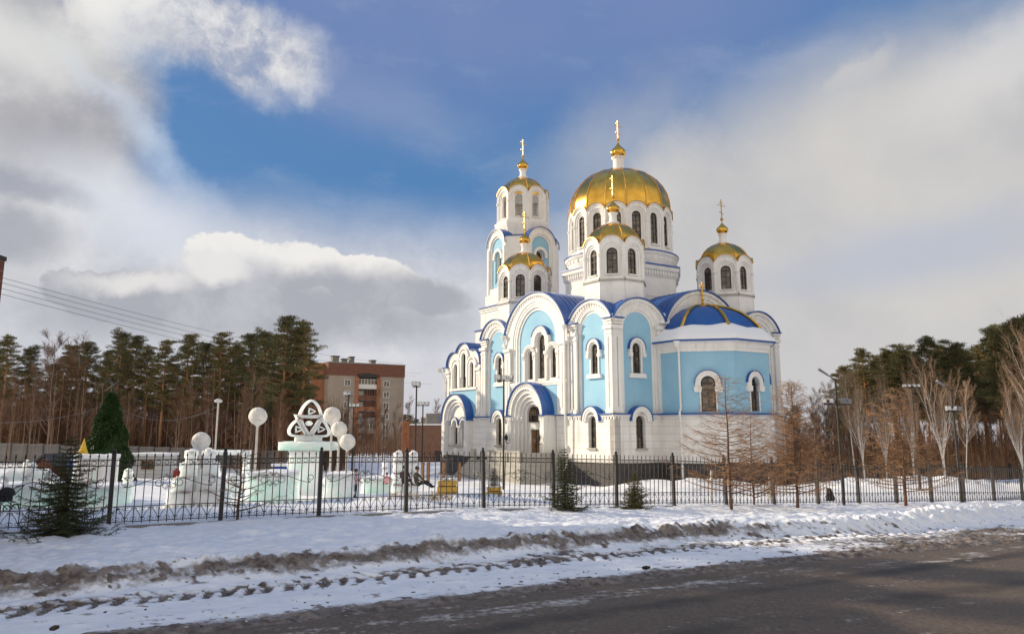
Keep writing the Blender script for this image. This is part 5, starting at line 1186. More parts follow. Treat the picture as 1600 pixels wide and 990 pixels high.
# ================================================================== BUILDINGS BEHIND
def apartment():
    A = Vector(W3(514, 566, 186)); B = Vector(W3(632, 573, 196)); C_ = Vector(W3(483, 574, 206)); zg = -3.2
    rz = math.atan2(B.y-A.y, B.x-A.x); L_ = math.hypot(B.x-A.x, B.y-A.y); H = A.z-zg; o = empty('apartment_block', (A.x, A.y, zg), rz)
    tag(o, 'nine-storey beige panel apartment block with brick-red top floor and balconies', 'building'); Dp = 15
    fl = 2.62; nfl = 8; ztop = H-nfl*fl
    T = lambda x, d_, z: (x, -d_, z)
    xb0, xb1 = L_*.365, L_*.655
    mb = MB(T); mb.plate([(0, 0), (xb0, 0), (xb0, H-2.9), (0, H-2.9)], [], -3, 0, 'panel_beige'); mb.plate([(xb1, 0), (L_, 0), (L_, H-2.9), (xb1, H-2.9)], [], -3, 0, 'panel_beige'); mb.plate([(xb0, 0), (xb1, 0), (xb1, H-2.9), (xb0, H-2.9)], [], -3, -1.6, 'brick_red'); mb.T = None
    mb.box(0, L_, 3, Dp, 0, H-2.9, 'brick_orange'); mb.build('wall', o)
    mb = MB(); mb.box(-.12, L_+.12, -.12, Dp, H-2.9, H, 'brick_red'); mb.build('top_floor_wall', o)
    mb = MB(); mb.box(-.2, L_+.2, -.2, Dp+.1, H, H+.25, 'concrete'); mb.build('roof', o)
    for xf, w, h in ((.16, 1.6, 1.6), (.28, 1.2, 1.0), (.375, 1.0, 1.6), (.66, 1.2, 1.0)):
        mb = MB(); mb.box(L_*xf-w/2, L_*xf+w/2, 4, 5.5, H+.25, H+.25+h, 'concrete'); mb.box(L_*xf-w/2-.15, L_*xf+w/2+.15, 3.85, 5.65, H+.25+h, H+.45+h, 'lamp_metal'); mb.build('vent', o)
    mb = MB()
    mb.box(-4.2, -.001, 2.8, Dp+4, 0, H, 'brick_orange'); mb.build('wing', o)
    mb = MB(); mb.box(-4.3, -3.2, 2.5, 2.8, 0, H-3, 'panel_beige'); mb.build('pier', o)
    for f in range(8):
        zc = H-4.55-f*fl
        for xw in (.245, .76):
            mb = MB(T); x = L_*xw; mb.plate([(x-.78, zc-.75), (x+.78, zc-.75), (x+.78, zc+.75), (x-.78, zc+.75)], [[(x-.66, zc-.63), (x-.05, zc-.63), (x-.05, zc+.63), (x-.66, zc+.63)], [(x+.05, zc-.63), (x+.66, zc-.63), (x+.66, zc+.63), (x+.05, zc+.63)]], 0, .05, 'light_frame'); wi = mb.build('window', o)
            mb = MB(T); mb.plate([(x-.7, zc-.7), (x+.7, zc-.7), (x+.7, zc+.7), (x-.7, zc+.7)], [], .005, .02, 'glass'); mb.build('pane', wi)
        # balcony bay
        xm0, xm1 = xb0+.35, xb1-.35; mb = MB(T); mb.plate([(xm0, zc-1.35), (xm1, zc-1.35), (xm1, zc-.3), (xm0, zc-.3)], [], -.25, -.12, ('panel_beige', 'brick_red', 'brick_orange', 'concrete')[f % 4] if f else 'light_frame'); mb.plate([(xm0, zc-1.45), (xm1, zc-1.45), (xm1, zc-1.35), (xm0, zc-1.35)], [], -1.6, -.05, 'concrete'); bl = mb.build('balcony', o)
        if f in (0, 4, 6):
            mb = MB(T); n = 6; w_ = (xm1-xm0)/n; mb.plate([(xm0, zc-.3), (xm1, zc-.3), (xm1, zc+1.0), (xm0, zc+1.0)], [[(xm0+w_*i+.05, zc-.25), (xm0+w_*(i+1)-.05, zc-.25), (xm0+w_*(i+1)-.05, zc+.92), (xm0+w_*i+.05, zc+.92)] for i in range(n)], -.2, -.12, 'light_frame'); mb.plate([(xm0, zc-.3), (xm1, zc-.3), (xm1, zc+1.0), (xm0, zc+1.0)], [], -.21, -.19, 'glass'); mb.build('glazing', bl)
        else:
            mb = MB(T)
            for i in range(9): x = xm0+(xm1-xm0)*i/8; mb.plate([(x-.03, zc-.3), (x+.03, zc-.3), (x+.03, zc+1.05), (x-.03, zc+1.05)], [], -.2, -.15, 'concrete')
            mb.plate([(xm0+.6, zc-1.2), (xm0+2.0, zc-1.2), (xm0+2.0, zc+.8), (xm0+.6, zc+.8)], [], -1.58, -1.5, 'light_frame'); mb.build('railing', bl)
        # side wing loggias, lit by the sun
        mb = MB(); mb.box(-4.35, -4.18, 4.2, 8.2, zc-.2, zc+1.1, 'glass'); mb.box(-4.6, -4.18, 4.0, 8.4, zc-1.4, zc-.2, 'panel_beige'); mb.build('balcony', o)
    for x in (xb0, xb1): mb = MB(T); mb.plate([(x-.45, 0), (x+.45, 0), (x+.45, H-2.9), (x-.45, H-2.9)], [], -1.2, .18, 'brick_orange'); mb.build('pier', o)
    mb = MB(T); mb.plate([(xb0, H-3.2), (xb1, H-3.2), (xb1, H-2.6), ((xb0+xb1)/2, H-2.2), (xb0, H-2.5)], [], -1, .25, 'lamp_metal'); mb.build('canopy', o)
apartment()
A = Vector(W3(640, 664, 112)); zg = -2.4; o = empty('brick_annex', (A.x, A.y, zg), R(8)); tag(o, 'low red-brick building with a snow-edged flat roof left of the church', 'building'); H = A.z-zg
mb = MB(); mb.box(0, 12, 0, 8, 0, H, 'annex_brick'); mb.box(-1.0, 0, -.4, 8, 0, H+.6, 'brick_orange'); mb.build('wall', o); mb = MB(); mb.box(0, 12.2, -.2, 8.2, H, H+.22, 'roof_snow'); mb.build('roof', o)
mb = MB(); mb.box(3.6, 5.2, -.08, .01, .6, 2.2, 'dark_frame'); mb.build('window', o); mb = MB(); mb.box(2.4, 4.6, 2, 4, H+.22, H+1.7, 'concrete'); mb.build('roof_shed', o)
A = Vector(W3(676, 650, 150)); o = empty('yellow_house', (A.x, A.y, -3), R(5)); tag(o, 'pale yellow house top seen over the brick annex roof', 'building'); H = A.z+3
mb = MB(); mb.box(-2.2, 4, 0, 6, 0, H-.3, 'panel_beige'); mb.build('wall', o); mb = MB(); mb.box(-2.4, 4.2, -.2, 6.2, H-.3, H, 'roof_snow'); mb.build('roof', o)
# red brick block whose corner just shows at the left edge, with its neighbours up the street
def brick_block(x1, y1, w, dpt, ztop, label, name='brick_building'):
    o = empty(name, (x1, y1, 0)); tag(o, label, 'building')
    mb = MB(); mb.box(-w, 0, -dpt, 0, -1, ztop, 'brick_red'); mb.build('wall', o); mb = MB(); mb.box(-w-.2, .03, -dpt-.2, .03, ztop, ztop+.12, 'lamp_metal'); mb.build('roof', o)
    for f in range(int(ztop//2.8)):
        for i in range(int(w//3)):
            mb = MB(); x = -w+1.8+i*3; z = 1+f*2.8; mb.box(x-.6, x+.6, -.02, .04, z, z+1.4, 'light_frame'); wi = mb.build('window', o); mb = MB(); mb.box(x-.5, x+.5, .03, .05, z+.1, z+1.3, 'glass'); mb.build('pane', wi)
        for i in range(int(dpt//3)):
            mb = MB(); y = -dpt+1.6+i*3; z = 1+f*2.8; mb.box(-.02, .04, y-.6, y+.6, z, z+1.4, 'light_frame'); wi = mb.build('window', o); mb = MB(); mb.box(.03, .05, y-.5, y+.5, z+.1, z+1.3, 'glass'); mb.build('pane', wi)
P_ = W3(7.5, 408, 22); brick_block(P_[0], P_[1], 14, 9.5, P_[2], 'tall red-brick building just entering the picture at the left edge')
# ================================================================== ARTIFICIAL TREE with star and cables
x, y, zt = W3(175, 612, 62); zg = gzf(x, y)-.2; H = zt-zg; xt = empty('artificial_tree', (x, y, zg)); tag(xt, 'tall narrow artificial New Year tree with a wire star on top', 'new year tree')
def needles_mesh(name, items, m, rnd):
    """items: list of (centre, size, normal-ish dir) -> thin leaf quads, one mesh"""
    n = len(items); V_ = np.zeros((n*4, 3), np.float32)
    for i, (c_, s_, dr) in enumerate(items):
        dr = Vector(dr).normalized(); a = Vector((rnd.uniform(-1, 1), rnd.uniform(-1, 1), rnd.uniform(-1, 1))); sd_ = dr.cross(a)
        if sd_.length < 1e-3: sd_ = Vector((1, 0, 0))
        sd_ = sd_.normalized()*s_[1]*.5; d_ = dr*s_[0]; c_ = Vector(c_)
        V_[i*4:(i+1)*4] = (c_-sd_, c_+sd_, c_+sd_*.4+d_, c_-sd_*.4+d_)
    me = bpy.data.meshes.new(name); me.vertices.add(n*4); me.vertices.foreach_set('co', V_.ravel()); me.loops.add(n*4); me.loops.foreach_set('vertex_index', np.arange(n*4, dtype=np.int32))
    me.polygons.add(n); me.polygons.foreach_set('loop_start', np.arange(0, n*4, 4, dtype=np.int32)); me.polygons.foreach_set('loop_total', np.full(n, 4, np.int32)); me.update(calc_edges=True); me.materials.append(MATS[m]); return me
rx = random.Random(9); it = []
for i in range(9000):
    f = rx.random()**.8; a = rx.uniform(0, 2*math.pi); z = f*H; r = (1.95*(1-f)**.85+.1)*(1+.13*math.sin(z*3.2+2*math.sin(a*3))+rx.uniform(-.10, .06)); it.append(((r*math.cos(a), r*math.sin(a), z), (.26, .10), (math.cos(a), math.sin(a), -.7+rx.uniform(-.6, .5))))
link('foliage', needles_mesh('foliage', it, 'garland_green', rx), xt)
mb = MB(); mb.lathe([(1.75, 0), (.9, H*.5), (.1, H*.98)], (0, 0, 0), 'garland_green', 12); mb.build('core', xt)
mb = MB()
for i in range(14):
    a = rx.uniform(0, 6.28); b_ = math.asin(rx.uniform(-1, 1)); l = rx.uniform(.4, .85); mb.tube([(0, 0, H+.55), (l*math.cos(a)*math.cos(b_), l*math.sin(a)*math.cos(b_), H+.55+l*math.sin(b_))], .008, 'lamp_grey', 4)
mb.tube([(0, 0, H-.2), (0, 0, H+.6)], .04, 'lamp_metal', 6); mb.build('star', xt)
def cable(p, q, sag, r, label, grp, name='cable', m='lamp_metal'):
    pts = []; p, q = Vector(p), Vector(q)
    for i in range(25): t_ = i/24; v = p.lerp(q, t_); v.z -= sag*4*t_*(1-t_); pts.append(v)
    mb = MB(); mb.tube(pts, r, m, 4); tag(mb.build(name), label, 'cable', grp)
top = (x, y, zt-.9)
cable(top, W3(-120, 640, 60), 1.2, .012, 'string cable hanging from the artificial tree off to the left edge', 'cables from the artificial tree', m='lamp_grey'); cable(top, W3(341, 634, 62), 1.2, .012, 'string cable sagging right from the artificial tree to the pale street lamp', 'cables from the artificial tree', m='lamp_grey')
for i, (va, ub, vb) in enumerate(((432, 300, 512), (440, 330, 528), (449, 320, 532), (458, 345, 545))):
    cable(W3(-25, va-6, 60), W3(ub+330, vb+55, 195), 1.5, .016, ('uppermost', 'second', 'third', 'lowest')[i]+' of the four power lines slanting down over the left wood', 'overhead power lines', 'power_line')
# ================================================================== PEOPLE
def skin_body(name, joints, edges, mats_fn, root, loc, rz, mats_, sub=1):
    me = bpy.data.meshes.new(name); me.from_pydata([j[0] for j in joints], edges, []); o = link(name, me, None, loc); o.rotation_euler = (0, 0, rz)
    md = o.modifiers.new('Skin', 'SKIN'); sk = me.skin_vertices[0].data
    for i, j in enumerate(joints): sk[i].radius = j[1] if isinstance(j[1], tuple) else (j[1], j[1]); sk[i].use_root = (i == root)
    ss = o.modifiers.new('Sub', 'SUBSURF'); ss.levels = ss.render_levels = sub
    dg = bpy.context.evaluated_depsgraph_get(); me2 = bpy.data.meshes.new_from_object(o.evaluated_get(dg)); o.modifiers.clear(); o.data = me2
    for m in mats_: me2.materials.append(MATS[m])
    for p in me2.polygons: p.material_index = mats_fn(p.center); p.use_smooth = True
    return o
def person(loc, rz, h, pose, top_, legs_, label, hair=True, hairlong=False):
    k = h/1.7
    S_ = lambda x, y, z: (x*k, y*k, z*k)
    if pose == 'stand':
        J = [(S_(0, 0, .92), (.13*k, .10*k)), (S_(0, 0, 1.15), (.125*k, .10*k)), (S_(0, .01, 1.36), (.16*k, .11*k)), (S_(0, .0, 1.47), (.055*k, .055*k)), (S_(0, -.02, 1.55), (.075*k, .085*k)), (S_(0, -.02, 1.64), (.08*k, .09*k)),
             (S_(.19, 0, 1.38), .058*k), (S_(.25, -.05, 1.12), .045*k), (S_(.2, -.22, .98), .035*k), (S_(-.19, 0, 1.38), .058*k), (S_(-.25, .02, 1.12), .045*k), (S_(-.23, -.04, .88), .035*k),
             (S_(.09, 0, .86), .09*k), (S_(.11, -.02, .48), .062*k), (S_(.11, .02, .1), .045*k), (S_(.11, -.1, .05), .045*k), (S_(-.09, 0, .86), .09*k), (S_(-.10, .03, .48), .062*k), (S_(-.12, .08, .1), .045*k), (S_(-.12, -.04, .05), .045*k), (S_(.17, -.29, .95), .028*k), (S_(-.23, -.06, .80), .028*k)]
        f = lambda c: 2 if c.z > 1.46*k else (1 if c.z < .86*k else 0)
    else:
        J = [(S_(0, 0, .22), (.14*k, .12*k)), (S_(0, .02, .45), (.13*k, .11*k)), (S_(0, 0, .66), (.17*k, .12*k)), (S_(0, -.02, .77), (.055*k, .055*k)), (S_(0, -.05, .85), (.08*k, .085*k)), (S_(0, -.05, .94), (.085*k, .09*k)),
             (S_(.2, -.02, .67), .058*k), (S_(.25, -.16, .45), .045*k), (S_(.18, -.36, .38), .035*k), (S_(-.2, -.02, .67), .058*k), (S_(-.25, -.12, .45), .045*k), (S_(-.16, -.33, .36), .035*k),
             (S_(.1, -.08, .2), .09*k), (S_(.13, -.48, .36), .065*k), (S_(.13, -.80, .10), .045*k), (S_(.13, -.92, .13), .045*k), (S_(-.1, -.08, .2), .09*k), (S_(-.13, -.46, .30), .065*k), (S_(-.13, -.84, .09), .045*k), (S_(-.13, -.95, .14), .045*k), (S_(.12, -.42, .36), .028*k), (S_(-.10, -.40, .34), .028*k)]
        f = lambda c: 2 if c.z > .76*k and abs(c.y) < .2*k else (1 if (c.y < -.18*k and c.z < .34*k or c.z < .2*k) else 0)
    E_ = [(0, 1), (1, 2), (2, 3), (3, 4), (4, 5), (2, 6), (6, 7), (7, 8), (2, 9), (9, 10), (10, 11), (0, 12), (12, 13), (13, 14), (14, 15), (0, 16), (16, 17), (17, 18), (18, 19), (8, 20), (11, 21)]
    o = skin_body('person', J, E_, f, 0, loc, rz, [top_, legs_, 'skin'], 2); tag(o, label, 'person')
    hc = J[5][0]; mb = MB(); mb.sphere((hc[0], hc[1]+.02*k, hc[2]+.015*k), .108*k, 'hair', 12, (1, 1, .95))
    if hairlong: mb.sphere((hc[0], hc[1]+.08*k, hc[2]-.16*k), .085*k, 'hair', 10, (.9, .7, 1.7))
    mb.build('hair', o, smooth=True)
    # face: nose and eyes
    mb = MB(); mb.sphere((hc[0], hc[1]-.095*k, hc[2]-.05*k), .016*k, 'skin', 6); 
    for s_ in (-1, 1): mb.sphere((hc[0]+s_*.033*k, hc[1]-.085*k, hc[2]-.022*k), .011*k, 'hair', 6)
    mb.build('face', o); return o
def pg(u, v, d): x, y, z = W3(u, v, d); return x, y
x, y, z = W3(555, 778, 36.5); person((x, y, z), R(95), 1.30, 'stand', 'pink_cloth', 'black_cloth', 'girl in a pink jacket and black trousers standing side-on by the red sled', hairlong=True)
x, y, z = W3(631, 768, 38.5); person((x, y, z+.28), R(30), 1.6, 'sit', 'dark_red_cloth', 'black_cloth', 'person in dark red clothes sitting left of the dark fence post')
x, y, z = W3(650, 768, 37.5); person((x, y, z+.15), R(75), 1.7, 'sit', 'olive_cloth', 'black_cloth', 'person in an olive jacket sitting with legs stretched out on the snow heap')
x, y, z = W3(604, 760, 41); person((x, y, z+.05), R(200), 1.1, 'sit', 'pink_cloth', 'dark_red_cloth', 'small child in pink crouching on the green ice slide')
x, y, z = W3(569, 783, 36); o = empty('sled', (x, y, z)); tag(o, 'small red plastic sled on the snow beside the girl in pink', 'sled'); mb = MB()
k = mb.mi('red_paint'); g = [[mb.pt((-.38+.76*i/8, -.2+.4*j/6, .04+.10*(abs(j/3-1)**3)+.12*max(0, (i-6)/2)**2)) for j in range(7)] for i in range(9)]
for i in range(8):
    for j in range(6): mb.face((g[i][j], g[i+1][j], g[i+1][j+1], g[i][j+1]), k)
mb.build('hull', o, smooth=True); mb = MB(); mb.tube([(.38, -.1, .18), (.55, 0, .12), (.38, .1, .18)], .012, 'hair', 5); mb.build('cord', o)
# pushchair at the left edge
x, y, z = W3(3, 786, 29); zg = gzf(x, y); o = empty('pushchair', (x, y, zg)); tag(o, 'dark pushchair cut by the left edge on the snow below the ice horses', 'pushchair')
for wx, wy in ((-.35, -.25), (.35, -.25), (-.35, .25), (.35, .25)):
    mb = MB(); pts = [(wx+.13*math.cos(a), wy, .14+.13*math.sin(a)) for a in [2*math.pi*i/16 for i in range(17)]]; mb.tube(pts, .022, 'black_cloth', 6); mb.tube([(wx, wy-.03, .14), (wx, wy+.03, .14)], .025, 'lamp_grey', 6); mb.build('wheel', o)
mb = MB(); 
for wy in (-.22, .22): mb.tube([(-.35, wy, .14), (.3, wy, .62), (.62, wy, .95)], .015, 'lamp_metal', 6); mb.tube([(.35, wy, .14), (-.25, wy, .6)], .015, 'lamp_metal', 6)
mb.tube([(.62, -.22, .95), (.62, .22, .95)], .02, 'black_cloth', 6); mb.build('frame', o); mb = MB(); rough_block(mb, -.3, .25, -.2, .2, .38, .62, 'black_cloth', (4, 3, 3), .02); mb.build('seat', o)
mb = MB(); mb.lathe([(.30, 0), (.28, .14), (.18, .25), (.03, .3)], (.12, 0, .60), 'black_cloth', 10); mb.build('hood', o)
x, y, z = W3(1297, 783, 44); zg = gzf(x, y); mb = MB(); rough_block(mb, -.2, .2, -.15, .15, -.05, .62, 'black_cloth', (4, 4, 6), .05, .45); tag(mb.build('rubbish_bag', None, loc=(x, y, zg+.05)), 'black filled rubbish bag standing by the fence near the floodlight mast', 'bag')
# ================================================================== TREES
class TB:
    """fast tube builder: tapered 3-sided segments"""
    def __init__(s): s.V = []; s.Fc = []; s.n = 0
    def seg(s, p, q, r0, r1, sides=3):
        p = Vector(p); q = Vector(q); d = q-p
        if d.length < 1e-5: return
        d.normalize(); a = d.cross(Vector((.3, .1, .95)) if abs(d.z) < .9 else Vector((1, 0, 0))).normalized(); b_ = d.cross(a)
        o = s.n
        for c_, r in ((p, r0), (q, r1)):
            for j in range(sides): t_ = 2*math.pi*j/sides; s.V.append(c_+(a*math.cos(t_)+b_*math.sin(t_))*r)
        for j in range(sides): k = (j+1) % sides; s.Fc.append((o+j, o+k, o+sides+k, o+sides+j))
        s.n += 2*sides
    def chain(s, pts, rs, sides=3):
        for i in range(len(pts)-1): s.seg(pts[i], pts[i+1], rs[i], rs[i+1], sides)
    def mesh(s, name, m, smooth=False):
        me = bpy.data.meshes.new(name); me.from_pydata([tuple(v) for v in s.V], [], s.Fc); me.materials.append(MATS[m])
        if smooth: me.polygons.foreach_set('use_smooth', [True]*len(me.polygons))
        me.update(); return me
def smooth_trunk(name, pts, rs, m, n=8):
    mb = MB(); mb.tube(pts, rs, m, n); return mb.mesh(name, True)
def pine_proto(seed, H, leafm, crown0=.5, spread=2.3, dens=1.0, lean=.0):
    rd = random.Random(seed); tr = empty('pine_tree'); pts = [(0, 0, -.5)]; n = 9; x = y = 0
    for i in range(1, n+1): x += rd.uniform(-.09, .09)+lean*.1; y += rd.uniform(-.09, .09); pts.append((x, y, H*.97*i/n))
    rs = [.24*(1-.82*i/n)*(H/17) for i in range(n+1)]
    link('trunk', smooth_trunk('trunk', pts, rs, 'pine_bark'), tr)
    def at(z):
        f = max(0, min(.999, z/(H*.97)))*n; i = int(f); t_ = f-i; a, b_ = Vector(pts[i]), Vector(pts[i+1]); return a.lerp(b_, t_)
    tb = TB(); it = []; nl = int(38*dens); z0 = H*crown0
    for i in range(10):                                     # dead snags under the crown
        z = H*(.2+.35*rd.random()); a = rd.uniform(0, 6.28); p = at(z); l = rd.uniform(.4, 1.5); tb.seg(p, p+Vector((l*math.cos(a), l*math.sin(a), rd.uniform(-.3, .2))), .03, .008)
    for i in range(nl):
        f = (i+.5)/nl; z = z0+(H*.97-z0)*f; a = i*2.4+rd.uniform(-.5, .5); env = (math.sin(math.pi*min(1, .25+.75*f)**1.0)**.6)*(1.0-.45*f)
        l = spread*max(.25, env)*rd.uniform(.55, 1.2); up = .15+.5*f+rd.uniform(-.15, .2); p = at(z)
        mid = p+Vector((l*.55*math.cos(a), l*.55*math.sin(a), l*.12)); end = p+Vector((l*math.cos(a), l*math.sin(a), l*up))
        tb.chain([p, mid, end], [.07*(1-f*.6), .045*(1-f*.5), .02])
        subs = [(end, .62)]+[(mid.lerp(end, rd.random())+Vector((rd.uniform(-.6, .6), rd.uniform(-.6, .6), rd.uniform(-.1, .35))), rd.uniform(.35, .6)) for _ in range(4)]
        for c_, R_ in subs:
            tb.seg(mid, c_, .025, .012); R_ *= (1.3-.45*f)*spread/2.3
            for q in range(int(84*R_/.55)):
                u = rd.uniform(-1, 1); ph = rd.uniform(0, 6.28); rr = rd.random()**.4; w = math.sqrt(1-u*u)
                v = Vector((w*math.cos(ph)*R_*rr, w*math.sin(ph)*R_*rr, u*R_*.34*rr)); it.append((c_+v, (rd.uniform(.13, .26), rd.uniform(.03, .06)), v*.8+Vector((0, 0, .35))))
    for q in range(150):
        v = Vector((rd.gauss(0, .35), rd.gauss(0, .35), rd.uniform(-.8, .35))); it.append((at(H*.97)+v, (.25, .06), v+Vector((0, 0, .6))))
    link('branches', tb.mesh('branches', 'pine_bark'), tr); link('crown', needles_mesh('crown', it, leafm, rd), tr); return tr
def bare_proto(seed, H, style, barkm, twigm, name):
    """birches and thin broadleaves in winter"""
    rd = random.Random(seed); tr = empty(name); tb = TB(); tw = TB()
    def twigs(p, d, l, k):
        for _ in range(k):
            a = Vector((rd.uniform(-1, 1), rd.uniform(-1, 1), rd.uniform(-.4, .8))).normalized(); e = (d*1.1+a*.8).normalized(); q = p+e*l*rd.uniform(.5, 1.1); tw.seg(p, q, .010, .005)
            for _ in range(2): e2 = (e+Vector((rd.uniform(-1, 1), rd.uniform(-1, 1), rd.uniform(-.8, .4)))*.7).normalized(); tw.seg(p.lerp(q, rd.uniform(.3, .9)), q+e2*l*.5, .006, .003)
    def grow(p, d, l, r, lev):
        n = 4; pts = [p]; c_ = p.copy(); dd = d.copy()
        for i in range(n): dd = (dd+Vector((rd.uniform(-.16, .16), rd.uniform(-.16, .16), .07+.02*lev))).normalized(); c_ = c_+dd*l/n; pts.append(c_.copy())
        rs = [r*(1-.72*i/n) for i in range(n+1)]; (tb if lev < 2 else tw).chain(pts, rs, 4 if lev < 1 else 3)
        if lev < 2:
            for j in range(5 if lev == 0 else 4):
                f = rd.uniform(.25, .97); i = int(f*n); q = pts[i].lerp(pts[min(n, i+1)], f*n-i); a = rd.uniform(0, 6.28); dirn = (dd*1.25+Vector((math.cos(a), math.sin(a), .15))*rd.uniform(.35, .75)).normalized(); grow(q, dirn, l*rd.uniform(.38, .62), rs[i]*.6, lev+1)
        for i in range(1, n+1): twigs(pts[i], dd, l*.22+.25, 2 if lev < 2 else 2)
    if style == 'vase':                                       # low fork into many ascending stems
        h0 = H*.36; base = [(0, 0, -.4), (rd.uniform(-.08, .08), 0, h0*.5), (rd.uniform(-.15, .15), rd.uniform(-.1, .1), h0)]; link('trunk', smooth_trunk('trunk', base, [.21, .18, .16], barkm), tr)
        for i in range(8):
            a = i*2.4+rd.random(); s_ = rd.uniform(.06, .27); f = rd.uniform(.55, 1); p = Vector(base[1]).lerp(Vector(base[2]), f); grow(p, Vector((s_*math.cos(a), s_*math.sin(a), 1)).normalized(), (H-h0*f)*rd.uniform(.65, 1.0), .115, 0)
    else:
        pts = [(0, 0, -.4)]; x = y = 0; n = 8
        for i in range(1, n+1): x += rd.uniform(-.13, .13); y += rd.uniform(-.13, .13); pts.append((x, y, H*i/n))
        rs = [.11*(1-.85*i/n)*(H/13) for i in range(n+1)]; link('trunk', smooth_trunk('trunk', pts, rs, barkm, 6), tr)
        nb = 20 if style == 'slim' else 26
        for i in range(nb):
            f = rd.uniform(.30 if style == 'slim' else .22, .97); k = int(f*n); p = Vector(pts[k]).lerp(Vector(pts[min(n, k+1)]), f*n-k); a = rd.uniform(0, 6.28); grow(p, Vector((.75*math.cos(a), .75*math.sin(a), 1)).normalized(), H*.26*(1.15-f*.8)*rd.uniform(.7, 1.2), .04*(1.2-f), 1)
    link('branches', tb.mesh('branches', barkm), tr); link('twigs', tw.mesh('twigs', twigm), tr); return tr
def larch_tree(seed, H, spread, label, loc, dens=1.0, rtr=.085):
    rd = random.Random(seed); tr = empty('larch_tree', loc); tag(tr, label, 'tree', 'leafless young larches along the fence'); pts = [(0, 0, -.3)]; n = 8; x = 0
    for i in range(1, n+1): x += rd.uniform(-.035, .035); pts.append((x, rd.uniform(-.02, .02), H*i/n))
    link('trunk', smooth_trunk('trunk', pts, [rtr*(1-.9*i/n) for i in range(n+1)], 'larch_bark'), tr); tb = TB(); tw = TB()
    nb = int(64*dens)
    for i in range(nb):
        f = .10+.88*(i+.5)/nb; z = f*H; k = min(n-1, int(f*n)); p = Vector(pts[k]).lerp(Vector(pts[k+1]), f*n-k); a = i*2.4+rd.uniform(-.4, .4); l = spread*(1-f)**.75*rd.uniform(.6, 1.12)+.12; r0 = .027*(1-f)+.006
        c_ = p.copy(); P_ = [c_.copy()]; up = rd.uniform(-.05, .2); m_ = 6
        for j in range(m_): g = (j+1)/m_; c_ = c_+Vector((math.cos(a), math.sin(a), up+.75*g*g*(.6+.4*f)))*l/m_; P_.append(c_.copy())
        tb.chain(P_, [r0*(1-.75*j/m_) for j in range(m_+1)])
        for j in range(int(13*dens*max(.5, l/1.3))):
            g = rd.uniform(.12, 1); j0 = min(m_-1, int(g*m_)); q = P_[j0].lerp(P_[j0+1], g*m_-j0); side = Vector((-math.sin(a), math.cos(a), 0))*rd.choice((-1, 1)); d = (side*rd.uniform(.4, 1)+Vector((math.cos(a), math.sin(a), 0))*.8+Vector((0, 0, rd.uniform(-.5, .5)))).normalized(); l2 = rd.uniform(.18, .5)*(1-.4*g)*min(1.3, .6+spread*.3)
            e = q+d*l2; tw.seg(q, e, .0055, .003)
            for _ in range(3): s2 = q.lerp(e, rd.uniform(.2, 1)); tw.seg(s2, s2+(d+Vector((rd.uniform(-1, 1), rd.uniform(-1, 1), rd.uniform(-.9, .5)))).normalized()*l2*.45, .0036, .0025)
    link('branches', tb.mesh('branches', 'larch_bark'), tr); link('twigs', tw.mesh('twigs', 'twig_rust'), tr); return tr
def spruce(seed, H, spread, loc, label, m='spruce_needles', dens=1.0, grp='small spruces by the fence', skirt=.6):
    rd = random.Random(seed); tr = empty('spruce_tree', loc); tag(tr, label, 'tree', grp); link('trunk', smooth_trunk('trunk', [(0, 0, -.2), (0, 0, H*.5), (0, 0, H)], [.035*H/2+.01, .02*H/2+.005, .004], 'larch_bark'), tr); tb = TB(); it = []
    nw = int(17*dens**.5)+4
    for w in range(nw):
        f = .05+.93*w/nw; z = f*H; nb = max(4, int(10*(1-f)+4)); l0 = spread*(1-f)**.85*(.78+.22*math.sin(w*1.9))+.05
        for b_ in range(nb):
            a = 2*math.pi*b_/nb+w*.7+rd.uniform(-.25, .25); l = l0*rd.uniform(.45, 1.25); P_ = []; m_ = 6; droop = .28*(1-f)
            for j in range(m_+1): g = j/m_; P_.append(Vector((l*g*math.cos(a), l*g*math.sin(a), z-l*droop*math.sin(g*2.2)+l*.18*g*g+.12*l*f)))
            tb.chain(P_, [.010*(1-.7*j/m_)*(1.2-f) for j in range(m_+1)])
            fw = Vector((math.cos(a), math.sin(a), 0)); sd_ = Vector((-math.sin(a), math.cos(a), 0)); ntw = max(3, int(l/.085*dens))
            tws = [(P_[0].lerp(P_[-1], 0), None)]
            for j in range(ntw):
                g = (j+.5)/ntw; j0 = min(m_-1, int(g*m_)); q = P_[j0].lerp(P_[j0+1], g*m_-j0); sg = 1 if j % 2 else -1; tl = l*.42*(1-g*.75)*rd.uniform(.6, 1.1)+.03; e = q+(fw*.75+sd_*sg*.8+Vector((0, 0, rd.uniform(-.35, .1)))).normalized()*tl
                tb.seg(q, e, .004, .002); k_ = max(3, int(tl/.016*.8*dens))
                for _ in range(k_):
                    p2 = q.lerp(e, rd.random()); dv = ((e-q).normalized()*.8+Vector((rd.uniform(-1, 1), rd.uniform(-1, 1), rd.uniform(-.6, 1))).normalized()).normalized(); it.append((p2, (rd.uniform(.035, .06)*(.8+H*.12), .011*(.8+H*.15)), dv))
            for _ in range(int(l/.014*dens)):
                g = rd.random(); j0 = min(m_-1, int(g*m_)); q = P_[j0].lerp(P_[j0+1], g*m_-j0); it.append((q, (.05*(.8+H*.12), .012*(.8+H*.15)), fw*.7+Vector((rd.uniform(-1, 1), rd.uniform(-1, 1), rd.uniform(-.5, 1)))))
    link('branches', tb.mesh('branches', 'larch_bark'), tr); link('needles', needles_mesh('needles', it, m, rd), tr); return tr
def gpos(u, v, d): x, y, z = W3(u, v, d); return (x, y, gzf(x, y))
